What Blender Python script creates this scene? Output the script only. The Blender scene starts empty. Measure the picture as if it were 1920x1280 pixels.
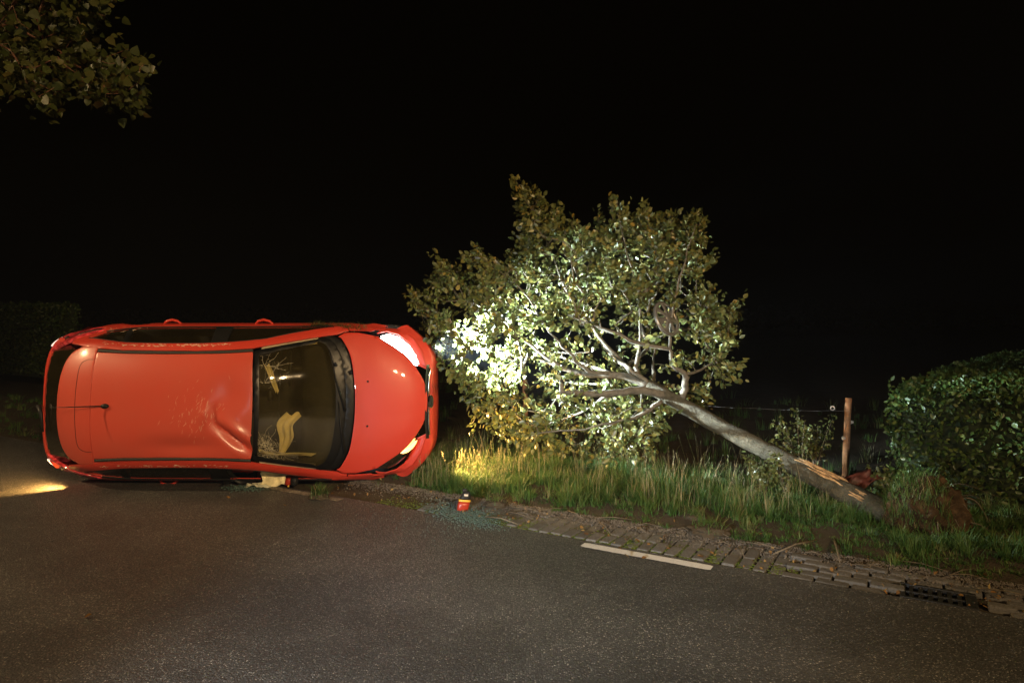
import bpy, bmesh, math, random
import numpy as np
from mathutils import Vector, Matrix, noise
from mathutils.geometry import delaunay_2d_cdt

random.seed(7)
RNG = np.random.default_rng(7)
scn = bpy.context.scene
COL = scn.collection

# ------------------------------------------------------------------ camera
EYE, FOC, HZ = 1.75, 1280.0, 600.0          # eye height, focal length in px of a 1920 wide frame, horizon row
cam = bpy.data.cameras.new('camera')
cam.sensor_width = 36.0
cam.lens = 36.0 * FOC / 1920.0
cam.shift_y = -(640.0 - HZ) / 1920.0
cam.clip_start = 0.05
cam.clip_end = 3000
cam_o = bpy.data.objects.new('camera', cam)
COL.objects.link(cam_o)
cam_o.location = (0, 0, EYE)
cam_o.rotation_euler = (math.radians(90), 0, 0)
scn.camera = cam_o

# ------------------------------------------------------------------ night sky
SUN_EL, SUN_AZ = math.radians(-6), math.radians(200)
world = bpy.data.worlds.new('World')
scn.world = world
world.use_nodes = True
wn = world.node_tree
sky = wn.nodes.new('ShaderNodeTexSky')
sky.sky_type = 'NISHITA'
sky.sun_disc = False
sky.sun_elevation = SUN_EL
sky.sun_rotation = SUN_AZ
bg = wn.nodes['Background']
bg.inputs['Strength'].default_value = 0.06
wn.links.new(sky.outputs[0], bg.inputs['Color'])
sun = bpy.data.lights.new('moon', 'SUN')
sun.energy = 0.0015
sun.angle = math.radians(12)
sun.color = (0.8, 0.9, 1.0)
sun_o = bpy.data.objects.new('moon', sun)
COL.objects.link(sun_o)
sun_o.rotation_euler = (math.radians(40), 0, math.radians(20))

vs = scn.view_settings
vs.view_transform = 'Standard'
vs.look = 'None'
vs.exposure = 0.0
vs.gamma = 1.0
vs.use_curve_mapping = False
scn.cycles.max_bounces = 6
scn.cycles.transparent_max_bounces = 16
scn.cycles.sample_clamp_indirect = 3.0
scn.cycles.use_denoising = True

# lamp strengths (each lamp itself is built further down)
SODIUM = (1.0, 0.68, 0.34)
P_LAMP_A, P_LAMP_C = 5400, 3000
P_FLOOD = 3400
P_HEAD_UP, P_HEAD_LOW, P_TAIL = 7500, 360, 250

# ------------------------------------------------------------------ helpers
def at(px, py, D):
    """a point seen at photo pixel (px, py) and standing D metres in front of the eye"""
    return Vector(((px - 960) / FOC * D, D, EYE - (py - HZ) / FOC * D))

def ground_at(px, py, z=0.0):
    D = FOC * (EYE - z) / (py - HZ)
    return Vector(((px - 960) / FOC * D, D, z))

RD = np.array((0.861, -0.508))     # along the road, towards the right
RN = np.array((0.508, 0.861))      # across the road, away from the eye
S0 = 2.873                         # s is counted from the foot of the eye on the edge line
def st(s, t, z=0.0):
    p = RD * (s - S0) + RN * t
    return Vector((p[0], p[1], z))

def tag(o, label=None, cat=None, group=None, kind=None):
    if label: o['label'] = label
    if cat: o['category'] = cat
    if group: o['group'] = group
    if kind: o['kind'] = kind
    return o

def empty(name, loc=(0, 0, 0), rot=(0, 0, 0), parent=None):
    o = bpy.data.objects.new(name, None)
    COL.objects.link(o)
    o.location = loc
    o.rotation_euler = rot
    if parent: o.parent = parent
    return o

def mobj(name, verts, faces, mat, parent=None, smooth=True, loc=None):
    me = bpy.data.meshes.new(name)
    me.from_pydata([tuple(v) for v in verts], [], [tuple(f) for f in faces])
    me.update()
    if smooth:
        me.polygons.foreach_set('use_smooth', [True] * len(me.polygons))
    if mat: me.materials.append(mat)
    o = bpy.data.objects.new(name, me)
    COL.objects.link(o)
    if parent: o.parent = parent
    if loc is not None: o.location = loc
    return o

def bmobj(name, bm, mat, parent=None, smooth=True, loc=None):
    me = bpy.data.meshes.new(name)
    bm.normal_update()
    bm.to_mesh(me)
    bm.free()
    if smooth:
        me.polygons.foreach_set('use_smooth', [True] * len(me.polygons))
    if mat: me.materials.append(mat)
    o = bpy.data.objects.new(name, me)
    COL.objects.link(o)
    if parent: o.parent = parent
    if loc is not None: o.location = loc
    return o

def fastmesh(name, V, quads, mat, attr=None, smooth=False):
    """numpy mesh: V (n,3), quads (m,k)"""
    me = bpy.data.meshes.new(name)
    V = np.asarray(V, dtype=np.float32)
    Q = np.asarray(quads, dtype=np.int32)
    k = Q.shape[1]
    me.vertices.add(len(V)); me.vertices.foreach_set('co', V.ravel())
    me.loops.add(Q.size); me.loops.foreach_set('vertex_index', Q.ravel())
    me.polygons.add(len(Q))
    me.polygons.foreach_set('loop_start', np.arange(0, Q.size, k, dtype=np.int32))
    me.polygons.foreach_set('loop_total', np.full(len(Q), k, dtype=np.int32))
    if smooth: me.polygons.foreach_set('use_smooth', np.ones(len(Q), dtype=bool))
    me.update(calc_edges=True)
    if attr is not None:
        a = me.attributes.new('tint', 'FLOAT', 'POINT')
        a.data.foreach_set('value', np.asarray(attr, dtype=np.float32))
    if mat: me.materials.append(mat)
    return me

def link(name, me, parent=None, loc=None):
    o = bpy.data.objects.new(name, me)
    COL.objects.link(o)
    if parent: o.parent = parent
    if loc is not None: o.location = loc
    return o

def add_box(bm, c, size, rot=None, bevel=0.0):
    r = bmesh.ops.create_cube(bm, size=1.0)
    vs_ = r['verts']
    M = Matrix.Translation(Vector(c)) @ (rot.to_4x4() if rot else Matrix()) @ Matrix.Diagonal((*size, 1))
    bmesh.ops.transform(bm, matrix=M, verts=vs_)
    if bevel:
        es = list({e for v in vs_ for e in v.link_edges})
        bmesh.ops.bevel(bm, geom=es, offset=bevel, segments=2, affect='EDGES', profile=0.5)

def tube_data(pts, rads, nseg=8, cap=True):
    """verts/faces of a tube through pts"""
    pts = [Vector(p) for p in pts]
    V, F = [], []
    t0 = (pts[1] - pts[0]).normalized()
    ref = Vector((0, 0, 1)) if abs(t0.z) < 0.9 else Vector((1, 0, 0))
    nrm = t0.cross(ref).normalized()
    for i, p in enumerate(pts):
        a = pts[max(i - 1, 0)]; b = pts[min(i + 1, len(pts) - 1)]
        t = (b - a)
        if t.length < 1e-9: t = t0
        t = t.normalized()
        nrm = (nrm - t * nrm.dot(t))
        if nrm.length < 1e-6: nrm = t.orthogonal()
        nrm.normalize()
        bi = t.cross(nrm)
        for k in range(nseg):
            a_ = 2 * math.pi * k / nseg
            V.append(p + (nrm * math.cos(a_) + bi * math.sin(a_)) * rads[i])
    for i in range(len(pts) - 1):
        for k in range(nseg):
            k2 = (k + 1) % nseg
            F.append((i * nseg + k, i * nseg + k2, (i + 1) * nseg + k2, (i + 1) * nseg + k))
    if cap:
        F.append(tuple(range(nseg - 1, -1, -1)))
        F.append(tuple((len(pts) - 1) * nseg + k for k in range(nseg)))
    return V, F

class MB:
    def __init__(self): self.V, self.F = [], []
    def add(self, V, F):
        n = len(self.V)
        self.V += list(V)
        self.F += [tuple(i + n for i in f) for f in F]
        return self
    def tube(self, pts, rads, nseg=8, cap=True):
        if not hasattr(rads, '__len__'): rads = [rads] * len(pts)
        return self.add(*tube_data(pts, rads, nseg, cap))
    def build(self, name, mat, parent=None, smooth=True, loc=None):
        return mobj(name, self.V, self.F, mat, parent, smooth, loc)

def catmull(pts, n=6):
    P = [Vector(p) for p in pts]
    P = [P[0] * 2 - P[1]] + P + [P[-1] * 2 - P[-2]]
    out = []
    for i in range(1, len(P) - 2):
        for k in range(n):
            t = k / n
            a, b, c, d = P[i - 1], P[i], P[i + 1], P[i + 2]
            out.append(0.5 * ((2 * b) + (c - a) * t + (2 * a - 5 * b + 4 * c - d) * t * t + (3 * b - a - 3 * c + d) * t ** 3))
    out.append(P[-2])
    return out

# ------------------------------------------------------------------ materials
class NM:
    def __init__(self, name):
        self.m = bpy.data.materials.new(name)
        self.m.use_nodes = True
        self.nt = self.m.node_tree
        self.b = self.nt.nodes['Principled BSDF']
        self.out = self.nt.nodes['Material Output']
    def n(self, typ, **kw):
        nd = self.nt.nodes.new(typ)
        for k, v in kw.items():
            if k.startswith('i_'): nd.inputs[k[2:].replace('_', ' ')].default_value = v
            else: setattr(nd, k, v)
        return nd
    def l(self, a, b): self.nt.links.new(a, b)
    def coord(self, kind='Object'): return self.n('ShaderNodeTexCoord').outputs[kind]
    def noise(self, scale, detail=4, rough=0.55, co=None):
        nd = self.n('ShaderNodeTexNoise', i_Scale=scale, i_Detail=detail, i_Roughness=rough)
        if co: self.l(co, nd.inputs['Vector'])
        return nd.outputs['Fac']
    def ramp(self, fac, stops):
        nd = self.n('ShaderNodeValToRGB')
        el = nd.color_ramp.elements
        while len(el) < len(stops): el.new(0.5)
        for e, (p, c) in zip(el, stops):
            e.position = p
            e.color = (*c, 1) if hasattr(c, '__len__') else (c, c, c, 1)
        self.l(fac, nd.inputs['Fac'])
        return nd.outputs['Color']
    def bump(self, h, strength=0.3, dist=0.01):
        nd = self.n('ShaderNodeBump', i_Strength=strength, i_Distance=dist)
        self.l(h, nd.inputs['Height'])
        self.l(nd.outputs['Normal'], self.b.inputs['Normal'])
    def mix(self, fac, a, b):
        nd = self.n('ShaderNodeMix', data_type='RGBA')
        for sock, v in ((nd.inputs[0], fac), (nd.inputs[6], a), (nd.inputs[7], b)):
            if hasattr(v, 'is_output'): self.l(v, sock)
            elif hasattr(v, '__len__'): sock.default_value = (*v, 1)
            else: sock.default_value = v
        return nd.outputs[2]
    def math(self, op, a, b=None):
        nd = self.n('ShaderNodeMath', operation=op)
        for i, v in enumerate((a, b)):
            if v is None: continue
            if hasattr(v, 'is_output'): self.l(v, nd.inputs[i])
            else: nd.inputs[i].default_value = v
        return nd.outputs[0]
    def set(self, **kw):
        for k, v in kw.items():
            k = k.replace('_', ' ')
            if hasattr(v, 'is_output'): self.l(v, self.b.inputs[k])
            elif hasattr(v, '__len__') and len(v) == 3: self.b.inputs[k].default_value = (*v, 1)
            else: self.b.inputs[k].default_value = v
        return self

def simple(name, col, rough=0.6, var=0.25, scale=20.0, bump=0.0, metal=0.0, spec=0.5, **kw):
    k = NM(name)
    co = k.coord()
    f = k.noise(scale, 5, 0.6, co)
    lo = tuple(c * (1 - var) for c in col); hi = tuple(min(1, c * (1 + var)) for c in col)
    k.set(Base_Color=k.ramp(f, [(0.3, lo), (0.7, hi)]), Roughness=rough, Metallic=metal, Specular_IOR_Level=spec, **kw)
    if bump: k.bump(f, bump, 0.01)
    return k.m

def emit(name, col, strength):
    k = NM(name)
    k.set(Base_Color=(0.8, 0.8, 0.8), Emission_Color=col, Emission_Strength=strength, Roughness=0.2)
    return k.m

M = {}
def mk_materials():
    # asphalt with stone chips
    k = NM('asphalt'); co = k.coord()
    big = k.noise(0.9, 4, 0.6, co)
    base = k.ramp(big, [(0.3, (0.062, 0.061, 0.059)), (0.7, (0.10, 0.097, 0.092))])
    vo = k.n('ShaderNodeTexVoronoi', i_Scale=88.0); k.l(co, vo.inputs['Vector'])
    sep = k.n('ShaderNodeSeparateColor'); k.l(vo.outputs['Color'], sep.inputs[0])
    chip = k.ramp(sep.outputs[0], [(0.0, 0.0), (0.5, 0.0), (0.7, 0.3), (0.93, 0.55), (0.97, 1.0)])
    edge = k.ramp(vo.outputs['Distance'], [(0.25, 1.0), (0.5, 0.0)])
    ch = k.mix(1.0, chip, edge)
    ch.node.blend_type = 'MULTIPLY'
    col = k.mix(ch, base, (0.64, 0.59, 0.52))
    sx = k.n('ShaderNodeSeparateXYZ'); k.l(co, sx.inputs[0])
    tt = k.math('ADD', k.math('MULTIPLY', sx.outputs[0], 0.508), k.math('MULTIPLY', sx.outputs[1], 0.861))
    wob = k.math('ADD', tt, k.math('MULTIPLY', k.noise(0.8, 3, 0.5, co), 0.5))
    trk = k.math('SINE', k.math('MULTIPLY', wob, 3.6))
    patch = k.noise(2.3, 7, 0.72, co)
    wear = k.math('ADD', k.math('MULTIPLY', trk, 0.12), patch)
    col = k.mix(k.ramp(wear, [(0.38, 0.42), (0.62, 0.0)]), col, (0.022, 0.020, 0.018))
    rub = k.noise(5.5, 5, 0.6, co)
    col = k.mix(k.ramp(rub, [(0.70, 0.0), (0.80, 0.35)]), col, (0.17, 0.10, 0.06))
    fine = k.noise(260, 3, 0.7, co)
    col2 = k.mix(k.ramp(fine, [(0.35, 0.55), (0.6, 0.0)]), col, (0.012, 0.011, 0.01))
    # rubbed red paint and dust smears near the car
    k.set(Base_Color=col2, Roughness=k.ramp(sep.outputs[1], [(0.0, 0.38), (1.0, 0.8)]), Specular_IOR_Level=0.5)
    hgt = k.math('ADD', vo.outputs['Distance'], k.math('MULTIPLY', fine, 0.6))
    k.bump(hgt, 0.7, 0.006)
    M['asphalt'] = k.m
    # painted line
    k = NM('line_paint'); co = k.coord()
    f = k.noise(60, 6, 0.7, co)
    k.set(Base_Color=k.ramp(f, [(0.3, (0.3, 0.29, 0.27)), (0.42, (0.68, 0.66, 0.62)), (0.8, (0.78, 0.76, 0.72))]), Roughness=0.6)
    k.bump(k.noise(150, 3, 0.6, co), 0.4, 0.003)
    M['line'] = k.m
    k = NM('worn_line_paint'); co = k.coord()
    f = k.noise(26, 7, 0.75, co)
    k.set(Base_Color=k.ramp(f, [(0.38, (0.07, 0.062, 0.05)), (0.52, (0.22, 0.19, 0.15)), (0.75, (0.45, 0.40, 0.33))]), Roughness=0.7)
    M['line_worn'] = k.m
    # soil / ground
    k = NM('soil'); co = k.coord()
    f = k.noise(3, 6, 0.65, co); g = k.noise(60, 5, 0.7, co)
    c = k.ramp(f, [(0.3, (0.035, 0.026, 0.016)), (0.6, (0.07, 0.05, 0.03)), (0.75, (0.05, 0.055, 0.02))])
    k.set(Base_Color=k.mix(k.ramp(g, [(0.4, 0.0), (0.7, 0.6)]), c, (0.1, 0.085, 0.06)), Roughness=0.95, Specular_IOR_Level=0.2)
    k.bump(g, 0.8, 0.02)
    M['soil'] = k.m
    k = NM('root_soil'); co = k.coord()
    f = k.noise(9, 6, 0.7, co)
    k.set(Base_Color=k.ramp(f, [(0.3, (0.016, 0.010, 0.006)), (0.55, (0.06, 0.037, 0.019)), (0.75, (0.14, 0.085, 0.042))]), Roughness=0.95, Specular_IOR_Level=0.1)
    k.bump(f, 0.9, 0.03)
    M['root_soil'] = k.m
    # gutter bricks
    k = NM('gutter_brick'); co = k.coord('Object'); oi = k.n('ShaderNodeObjectInfo')
    f = k.noise(70, 5, 0.7, co)
    c = k.ramp(oi.outputs['Random'], [(0.0, (0.10, 0.096, 0.09)), (0.5, (0.16, 0.15, 0.138)), (1.0, (0.13, 0.127, 0.122))])
    k.set(Base_Color=k.mix(k.ramp(f, [(0.35, 0.6), (0.6, 0.0)]), c, (0.06, 0.05, 0.04)), Roughness=0.85, Specular_IOR_Level=0.3)
    k.bump(f, 0.6, 0.006)
    M['brick'] = k.m
    M['moss'] = simple('moss', (0.10, 0.13, 0.025), 0.95, 0.5, 40, 0.6, spec=0.1)
    M['gravel'] = simple('gravel', (0.13, 0.11, 0.09), 0.85, 0.7, 14)
    # grass and leaves use the point attribute "tint"
    def plant(name, stops, rough=0.55, spec=0.4, trans=0.25):
        k = NM(name)
        a = k.n('ShaderNodeAttribute', attribute_name='tint')
        c = k.ramp(a.outputs['Fac'], stops)
        k.set(Base_Color=c, Roughness=rough, Specular_IOR_Level=spec)
        tr = k.n('ShaderNodeBsdfTranslucent'); k.l(c, tr.inputs['Color'])
        mx = k.n('ShaderNodeMixShader'); mx.inputs[0].default_value = trans
        k.l(k.b.outputs[0], mx.inputs[1]); k.l(tr.outputs[0], mx.inputs[2]); k.l(mx.outputs[0], k.out.inputs['Surface'])
        return k.m
    M['grass'] = plant('grass_blades', [(0.0, (0.025, 0.065, 0.014)), (0.45, (0.06, 0.13, 0.026)), (0.75, (0.12, 0.17, 0.042)), (0.9, (0.22, 0.19, 0.09)), (1.0, (0.34, 0.27, 0.15))])
    M['leaf'] = plant('tree_leaves', [(0.0, (0.05, 0.072, 0.02)), (0.5, (0.115, 0.125, 0.035)), (0.85, (0.195, 0.165, 0.042)), (1.0, (0.28, 0.19, 0.04))], 0.38, 0.55, 0.2)
    M['hedge_leaf'] = plant('hedge_leaves', [(0.0, (0.025, 0.055, 0.012)), (0.6, (0.065, 0.115, 0.025)), (1.0, (0.15, 0.165, 0.04))], 0.4, 0.5, 0.2)
    M['poplar_leaf'] = plant('poplar_leaves', [(0.0, (0.035, 0.05, 0.012)), (0.6, (0.07, 0.08, 0.02)), (1.0, (0.13, 0.11, 0.03))], 0.45, 0.4, 0.3)
    M['dead_leaf'] = plant('dead_leaves', [(0.0, (0.1, 0.05, 0.02)), (0.5, (0.25, 0.13, 0.04)), (1.0, (0.38, 0.28, 0.1))], 0.6, 0.3, 0.2)
    # bark
    k = NM('bark'); co = k.coord()
    f = k.noise(14, 7, 0.7, co); g = k.noise(70, 5, 0.7, co)
    c = k.ramp(f, [(0.3, (0.03, 0.024, 0.015)), (0.5, (0.075, 0.06, 0.037)), (0.7, (0.125, 0.103, 0.066))])
    k.set(Base_Color=k.mix(k.ramp(g, [(0.45, 0.0), (0.65, 0.7)]), c, (0.055, 0.055, 0.03)), Roughness=0.85, Specular_IOR_Level=0.25)
    k.bump(k.math('ADD', f, k.math('MULTIPLY', g, 0.6)), 1.0, 0.03)
    M['bark'] = k.m
    M['limb'] = simple('young_limb_bark', (0.11, 0.09, 0.062), 0.8, 0.5, 25, 0.6)
    M['twig'] = simple('twig_bark', (0.13, 0.10, 0.065), 0.8, 0.4, 30)
    M['red_twig'] = simple('reddish_twig', (0.16, 0.07, 0.04), 0.7, 0.3, 30)
    M['wood'] = simple('torn_wood', (0.40, 0.23, 0.095), 0.75, 0.6, 22, 0.9)
    M['post'] = simple('post_wood', (0.34, 0.15, 0.06), 0.85, 0.4, 18, 0.5)  # orange of the amber headlight put into the wood colour
    M['wire'] = simple('galvanised_wire', (0.18, 0.17, 0.16), 0.6, 0.2, 30, metal=0.5)
    M['insul'] = simple('insulator_plastic', (0.6, 0.5, 0.4), 0.5, 0.1)
    M['iron'] = simple('cast_iron', (0.018, 0.018, 0.018), 0.55, 0.4, 40, 0.5, spec=0.4)
    M['pit'] = simple('drain_pit', (0.004, 0.004, 0.004), 0.9, 0.2)
    # car paint
    k = NM('red_car_paint'); co = k.coord()
    f = k.noise(5, 5, 0.6, co); sc = k.noise(40, 6, 0.75, co)
    col = k.mix(k.ramp(f, [(0.35, 0.0), (0.75, 0.14)]), (0.58, 0.048, 0.028), (0.52, 0.06, 0.038))
    mud = k.noise(11, 8, 0.75, co)
    col = k.mix(k.ramp(mud, [(0.60, 0.0), (0.74, 0.45)]), col, (0.20, 0.09, 0.05))
    k.set(Base_Color=col, Roughness=k.ramp(sc, [(0.4, 0.38), (0.7, 0.5)]), Specular_IOR_Level=0.3, Coat_Weight=0.7, Coat_Roughness=k.ramp(f, [(0.3, 0.02), (0.8, 0.06)]))
    M['paint'] = k.m
    k = NM('dusty_red_roof_paint'); co = k.coord()
    f = k.noise(4, 6, 0.65, co); g = k.noise(30, 6, 0.7, co)
    col = k.mix(k.ramp(f, [(0.3, 0.05), (0.75, 0.3)]), (0.60, 0.07, 0.042), (0.50, 0.12, 0.08))
    k.set(Base_Color=col, Roughness=k.ramp(g, [(0.35, 0.38), (0.7, 0.5)]), Specular_IOR_Level=0.45, Coat_Weight=0.35, Coat_Roughness=k.ramp(g, [(0.3, 0.12), (0.8, 0.3)]))
    M['roof_paint'] = k.m
    M['scuffed'] = simple('scuffed_dark_red', (0.075, 0.018, 0.012), 0.6, 0.6, 12)
    M['black'] = simple('black_plastic', (0.012, 0.012, 0.012), 0.5, 0.3, 30, spec=0.3)
    M['frit'] = simple('black_glass_border', (0.006, 0.006, 0.006), 0.35, 0.2, 30, spec=0.25)
    M['strip'] = simple('rubber_roof_strip', (0.035, 0.034, 0.032), 0.6, 0.25, 40)
    M['trimdark'] = simple('dark_interior', (0.02, 0.019, 0.018), 0.8, 0.3, 20)
    M['trimlight'] = simple('beige_trim', (0.42, 0.36, 0.24), 0.8, 0.12, 12)
    M['fabric'] = simple('seat_fabric', (0.035, 0.035, 0.037), 0.9, 0.3, 60, 0.3)
    M['airbag'] = simple('airbag_cloth', (0.8, 0.72, 0.45), 0.85, 0.15, 8, 0.4)
    M['padding'] = simple('pale_padding', (0.66, 0.66, 0.5), 0.8, 0.1, 8, 0.3)
    M['rubber'] = simple('tyre_rubber', (0.02, 0.02, 0.02), 0.8, 0.3, 30, 0.4)
    M['alloy'] = simple('wheel_metal', (0.45, 0.45, 0.46), 0.35, 0.15, 20, metal=0.9)
    M['chrome'] = simple('chrome', (0.75, 0.75, 0.74), 0.12, 0.05, 20, metal=1.0)
    M['under'] = simple('underbody', (0.02, 0.018, 0.016), 0.8, 0.5, 6)
    M['hub'] = simple('silver_plastic', (0.2, 0.18, 0.155), 0.32, 0.15, 10, metal=0.5)
    M['scratch'] = simple('bare_scratch', (0.72, 0.55, 0.42), 0.6, 0.3, 90)
    def glass(name, tint, refl=1.0, rough=0.02, dirt_glow=0.0):
        k = NM(name)
        nt = k.nt
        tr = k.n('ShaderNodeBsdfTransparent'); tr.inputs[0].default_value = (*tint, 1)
        gl = k.n('ShaderNodeBsdfGlossy'); gl.inputs['Roughness'].default_value = rough
        fr = k.n('ShaderNodeFresnel', i_IOR=1.55)
        fac = k.math('MULTIPLY', fr.outputs[0], refl)
        mx = k.n('ShaderNodeMixShader'); k.l(fac, mx.inputs[0]); k.l(tr.outputs[0], mx.inputs[1]); k.l(gl.outputs[0], mx.inputs[2])
        last = mx.outputs[0]
        if dirt_glow:
            df = k.n('ShaderNodeBsdfDiffuse'); df.inputs[0].default_value = (0.55, 0.43, 0.14, 1)  # yellow colour puts the reflection of the lit surroundings into the dirt film
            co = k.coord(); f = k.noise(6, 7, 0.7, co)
            g = k.ramp(f, [(0.25, dirt_glow * 0.35), (0.8, dirt_glow)])
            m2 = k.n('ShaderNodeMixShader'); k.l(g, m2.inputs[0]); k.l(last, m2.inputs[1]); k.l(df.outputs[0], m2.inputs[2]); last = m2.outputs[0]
        k.l(last, k.out.inputs['Surface'])
        return k.m
    M['glass'] = glass('windscreen_glass', (0.76, 0.72, 0.52), 2.0, 0.03, 0.05)  # yellow reflection painted into the warm tint and film
    M['sideglass'] = glass('tinted_side_glass', (0.3, 0.32, 0.32), 1.4, 0.02, 0.03)
    M['lens'] = glass('clear_lamp_lens', (0.9, 0.9, 0.9), 1.0, 0.02)
    M['crack'] = simple('glass_crack', (0.5, 0.46, 0.33), 0.4, 0.5, 80)
    k = NM('red_lamp_plastic'); co = k.coord()
    f = k.noise(18, 3, 0.6, co)
    k.set(Base_Color=k.ramp(f, [(0.3, (0.35, 0.012, 0.012)), (0.7, (0.6, 0.05, 0.04))]), Roughness=0.15, Coat_Weight=1.0, Coat_Roughness=0.03, Emission_Color=(1.0, 0.07, 0.06), Emission_Strength=k.ramp(f, [(0.4, 0.06), (0.7, 0.5)]))
    M['taillens'] = k.m
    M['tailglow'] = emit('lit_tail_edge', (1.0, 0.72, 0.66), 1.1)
    M['headglow'] = emit('lit_headlight', (0.93, 0.96, 1.0), 26.0)
    M['headglow2'] = emit('lit_amber_headlight', (1.0, 0.50, 0.12), 5.0)
    M['amber'] = simple('amber_plastic', (0.75, 0.42, 0.06), 0.25, 0.2, 20)
    M['mirror_red'] = simple('mirror_red_cap', (0.38, 0.035, 0.016), 0.3, 0.1, 20)
    k = NM('shard_glass')
    k.set(Base_Color=(0.11, 0.18, 0.165), Roughness=0.08, Transmission_Weight=0.2, Specular_IOR_Level=1.0)
    M['shard'] = k.m
    M['galv'] = simple('lamp_post_steel', (0.3, 0.31, 0.31), 0.5, 0.2, 10, metal=0.6)
    M['sodium'] = emit('sodium_bulb', SODIUM, 900.0)
    M['ledw'] = emit('white_standin_light', (0.86, 0.95, 1.0), 120.0)
    M['far'] = simple('far_foliage', (0.03, 0.04, 0.02), 0.9, 0.5, 0.4, spec=0.1)
    M['crop'] = simple('pale_crop', (0.16, 0.14, 0.06), 0.9, 0.4, 1.0, spec=0.1)
mk_materials()

# lamps: street lamps behind the eye, known by light and reflections; the tripod light is added
def lamp(name, typ, loc, target, col, power, size=0.12, cone=120, blend=0.6, parent=None):
    L = bpy.data.lights.new(name, typ)
    L.energy = power
    L.color = col
    if typ == 'SPOT':
        L.spot_size = math.radians(cone); L.spot_blend = blend
    L.shadow_soft_size = size
    o = bpy.data.objects.new(name, L)
    COL.objects.link(o)
    o.location = loc
    d = Vector(target) - Vector(loc)
    o.rotation_euler = d.to_track_quat('-Z', 'Y').to_euler()
    return o

# ================================================================== THE GROUND
def ground_z(s, t):
    """verge, shallow ditch and field"""
    z = 0.0
    if t < 5.55: z = -0.045
    else:
        a = min(1, (t - 5.55) / 0.5)
        z = -0.02 + 0.07 * a
        d = max(0, min(1, (t - 7.35) / 1.1)); z -= 0.75 * d * d * (3 - 2 * d)
        u = max(0, min(1, (t - 9.0) / 1.5)); z += 0.25 * u * u * (3 - 2 * u)
        z += 0.03 * noise.noise(Vector((s * 1.3, t * 1.3, 0.0)))
    if t < -1.6:
        z = 0.03 + 0.03 * noise.noise(Vector((s, t, 3.0)))
    return z

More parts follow.
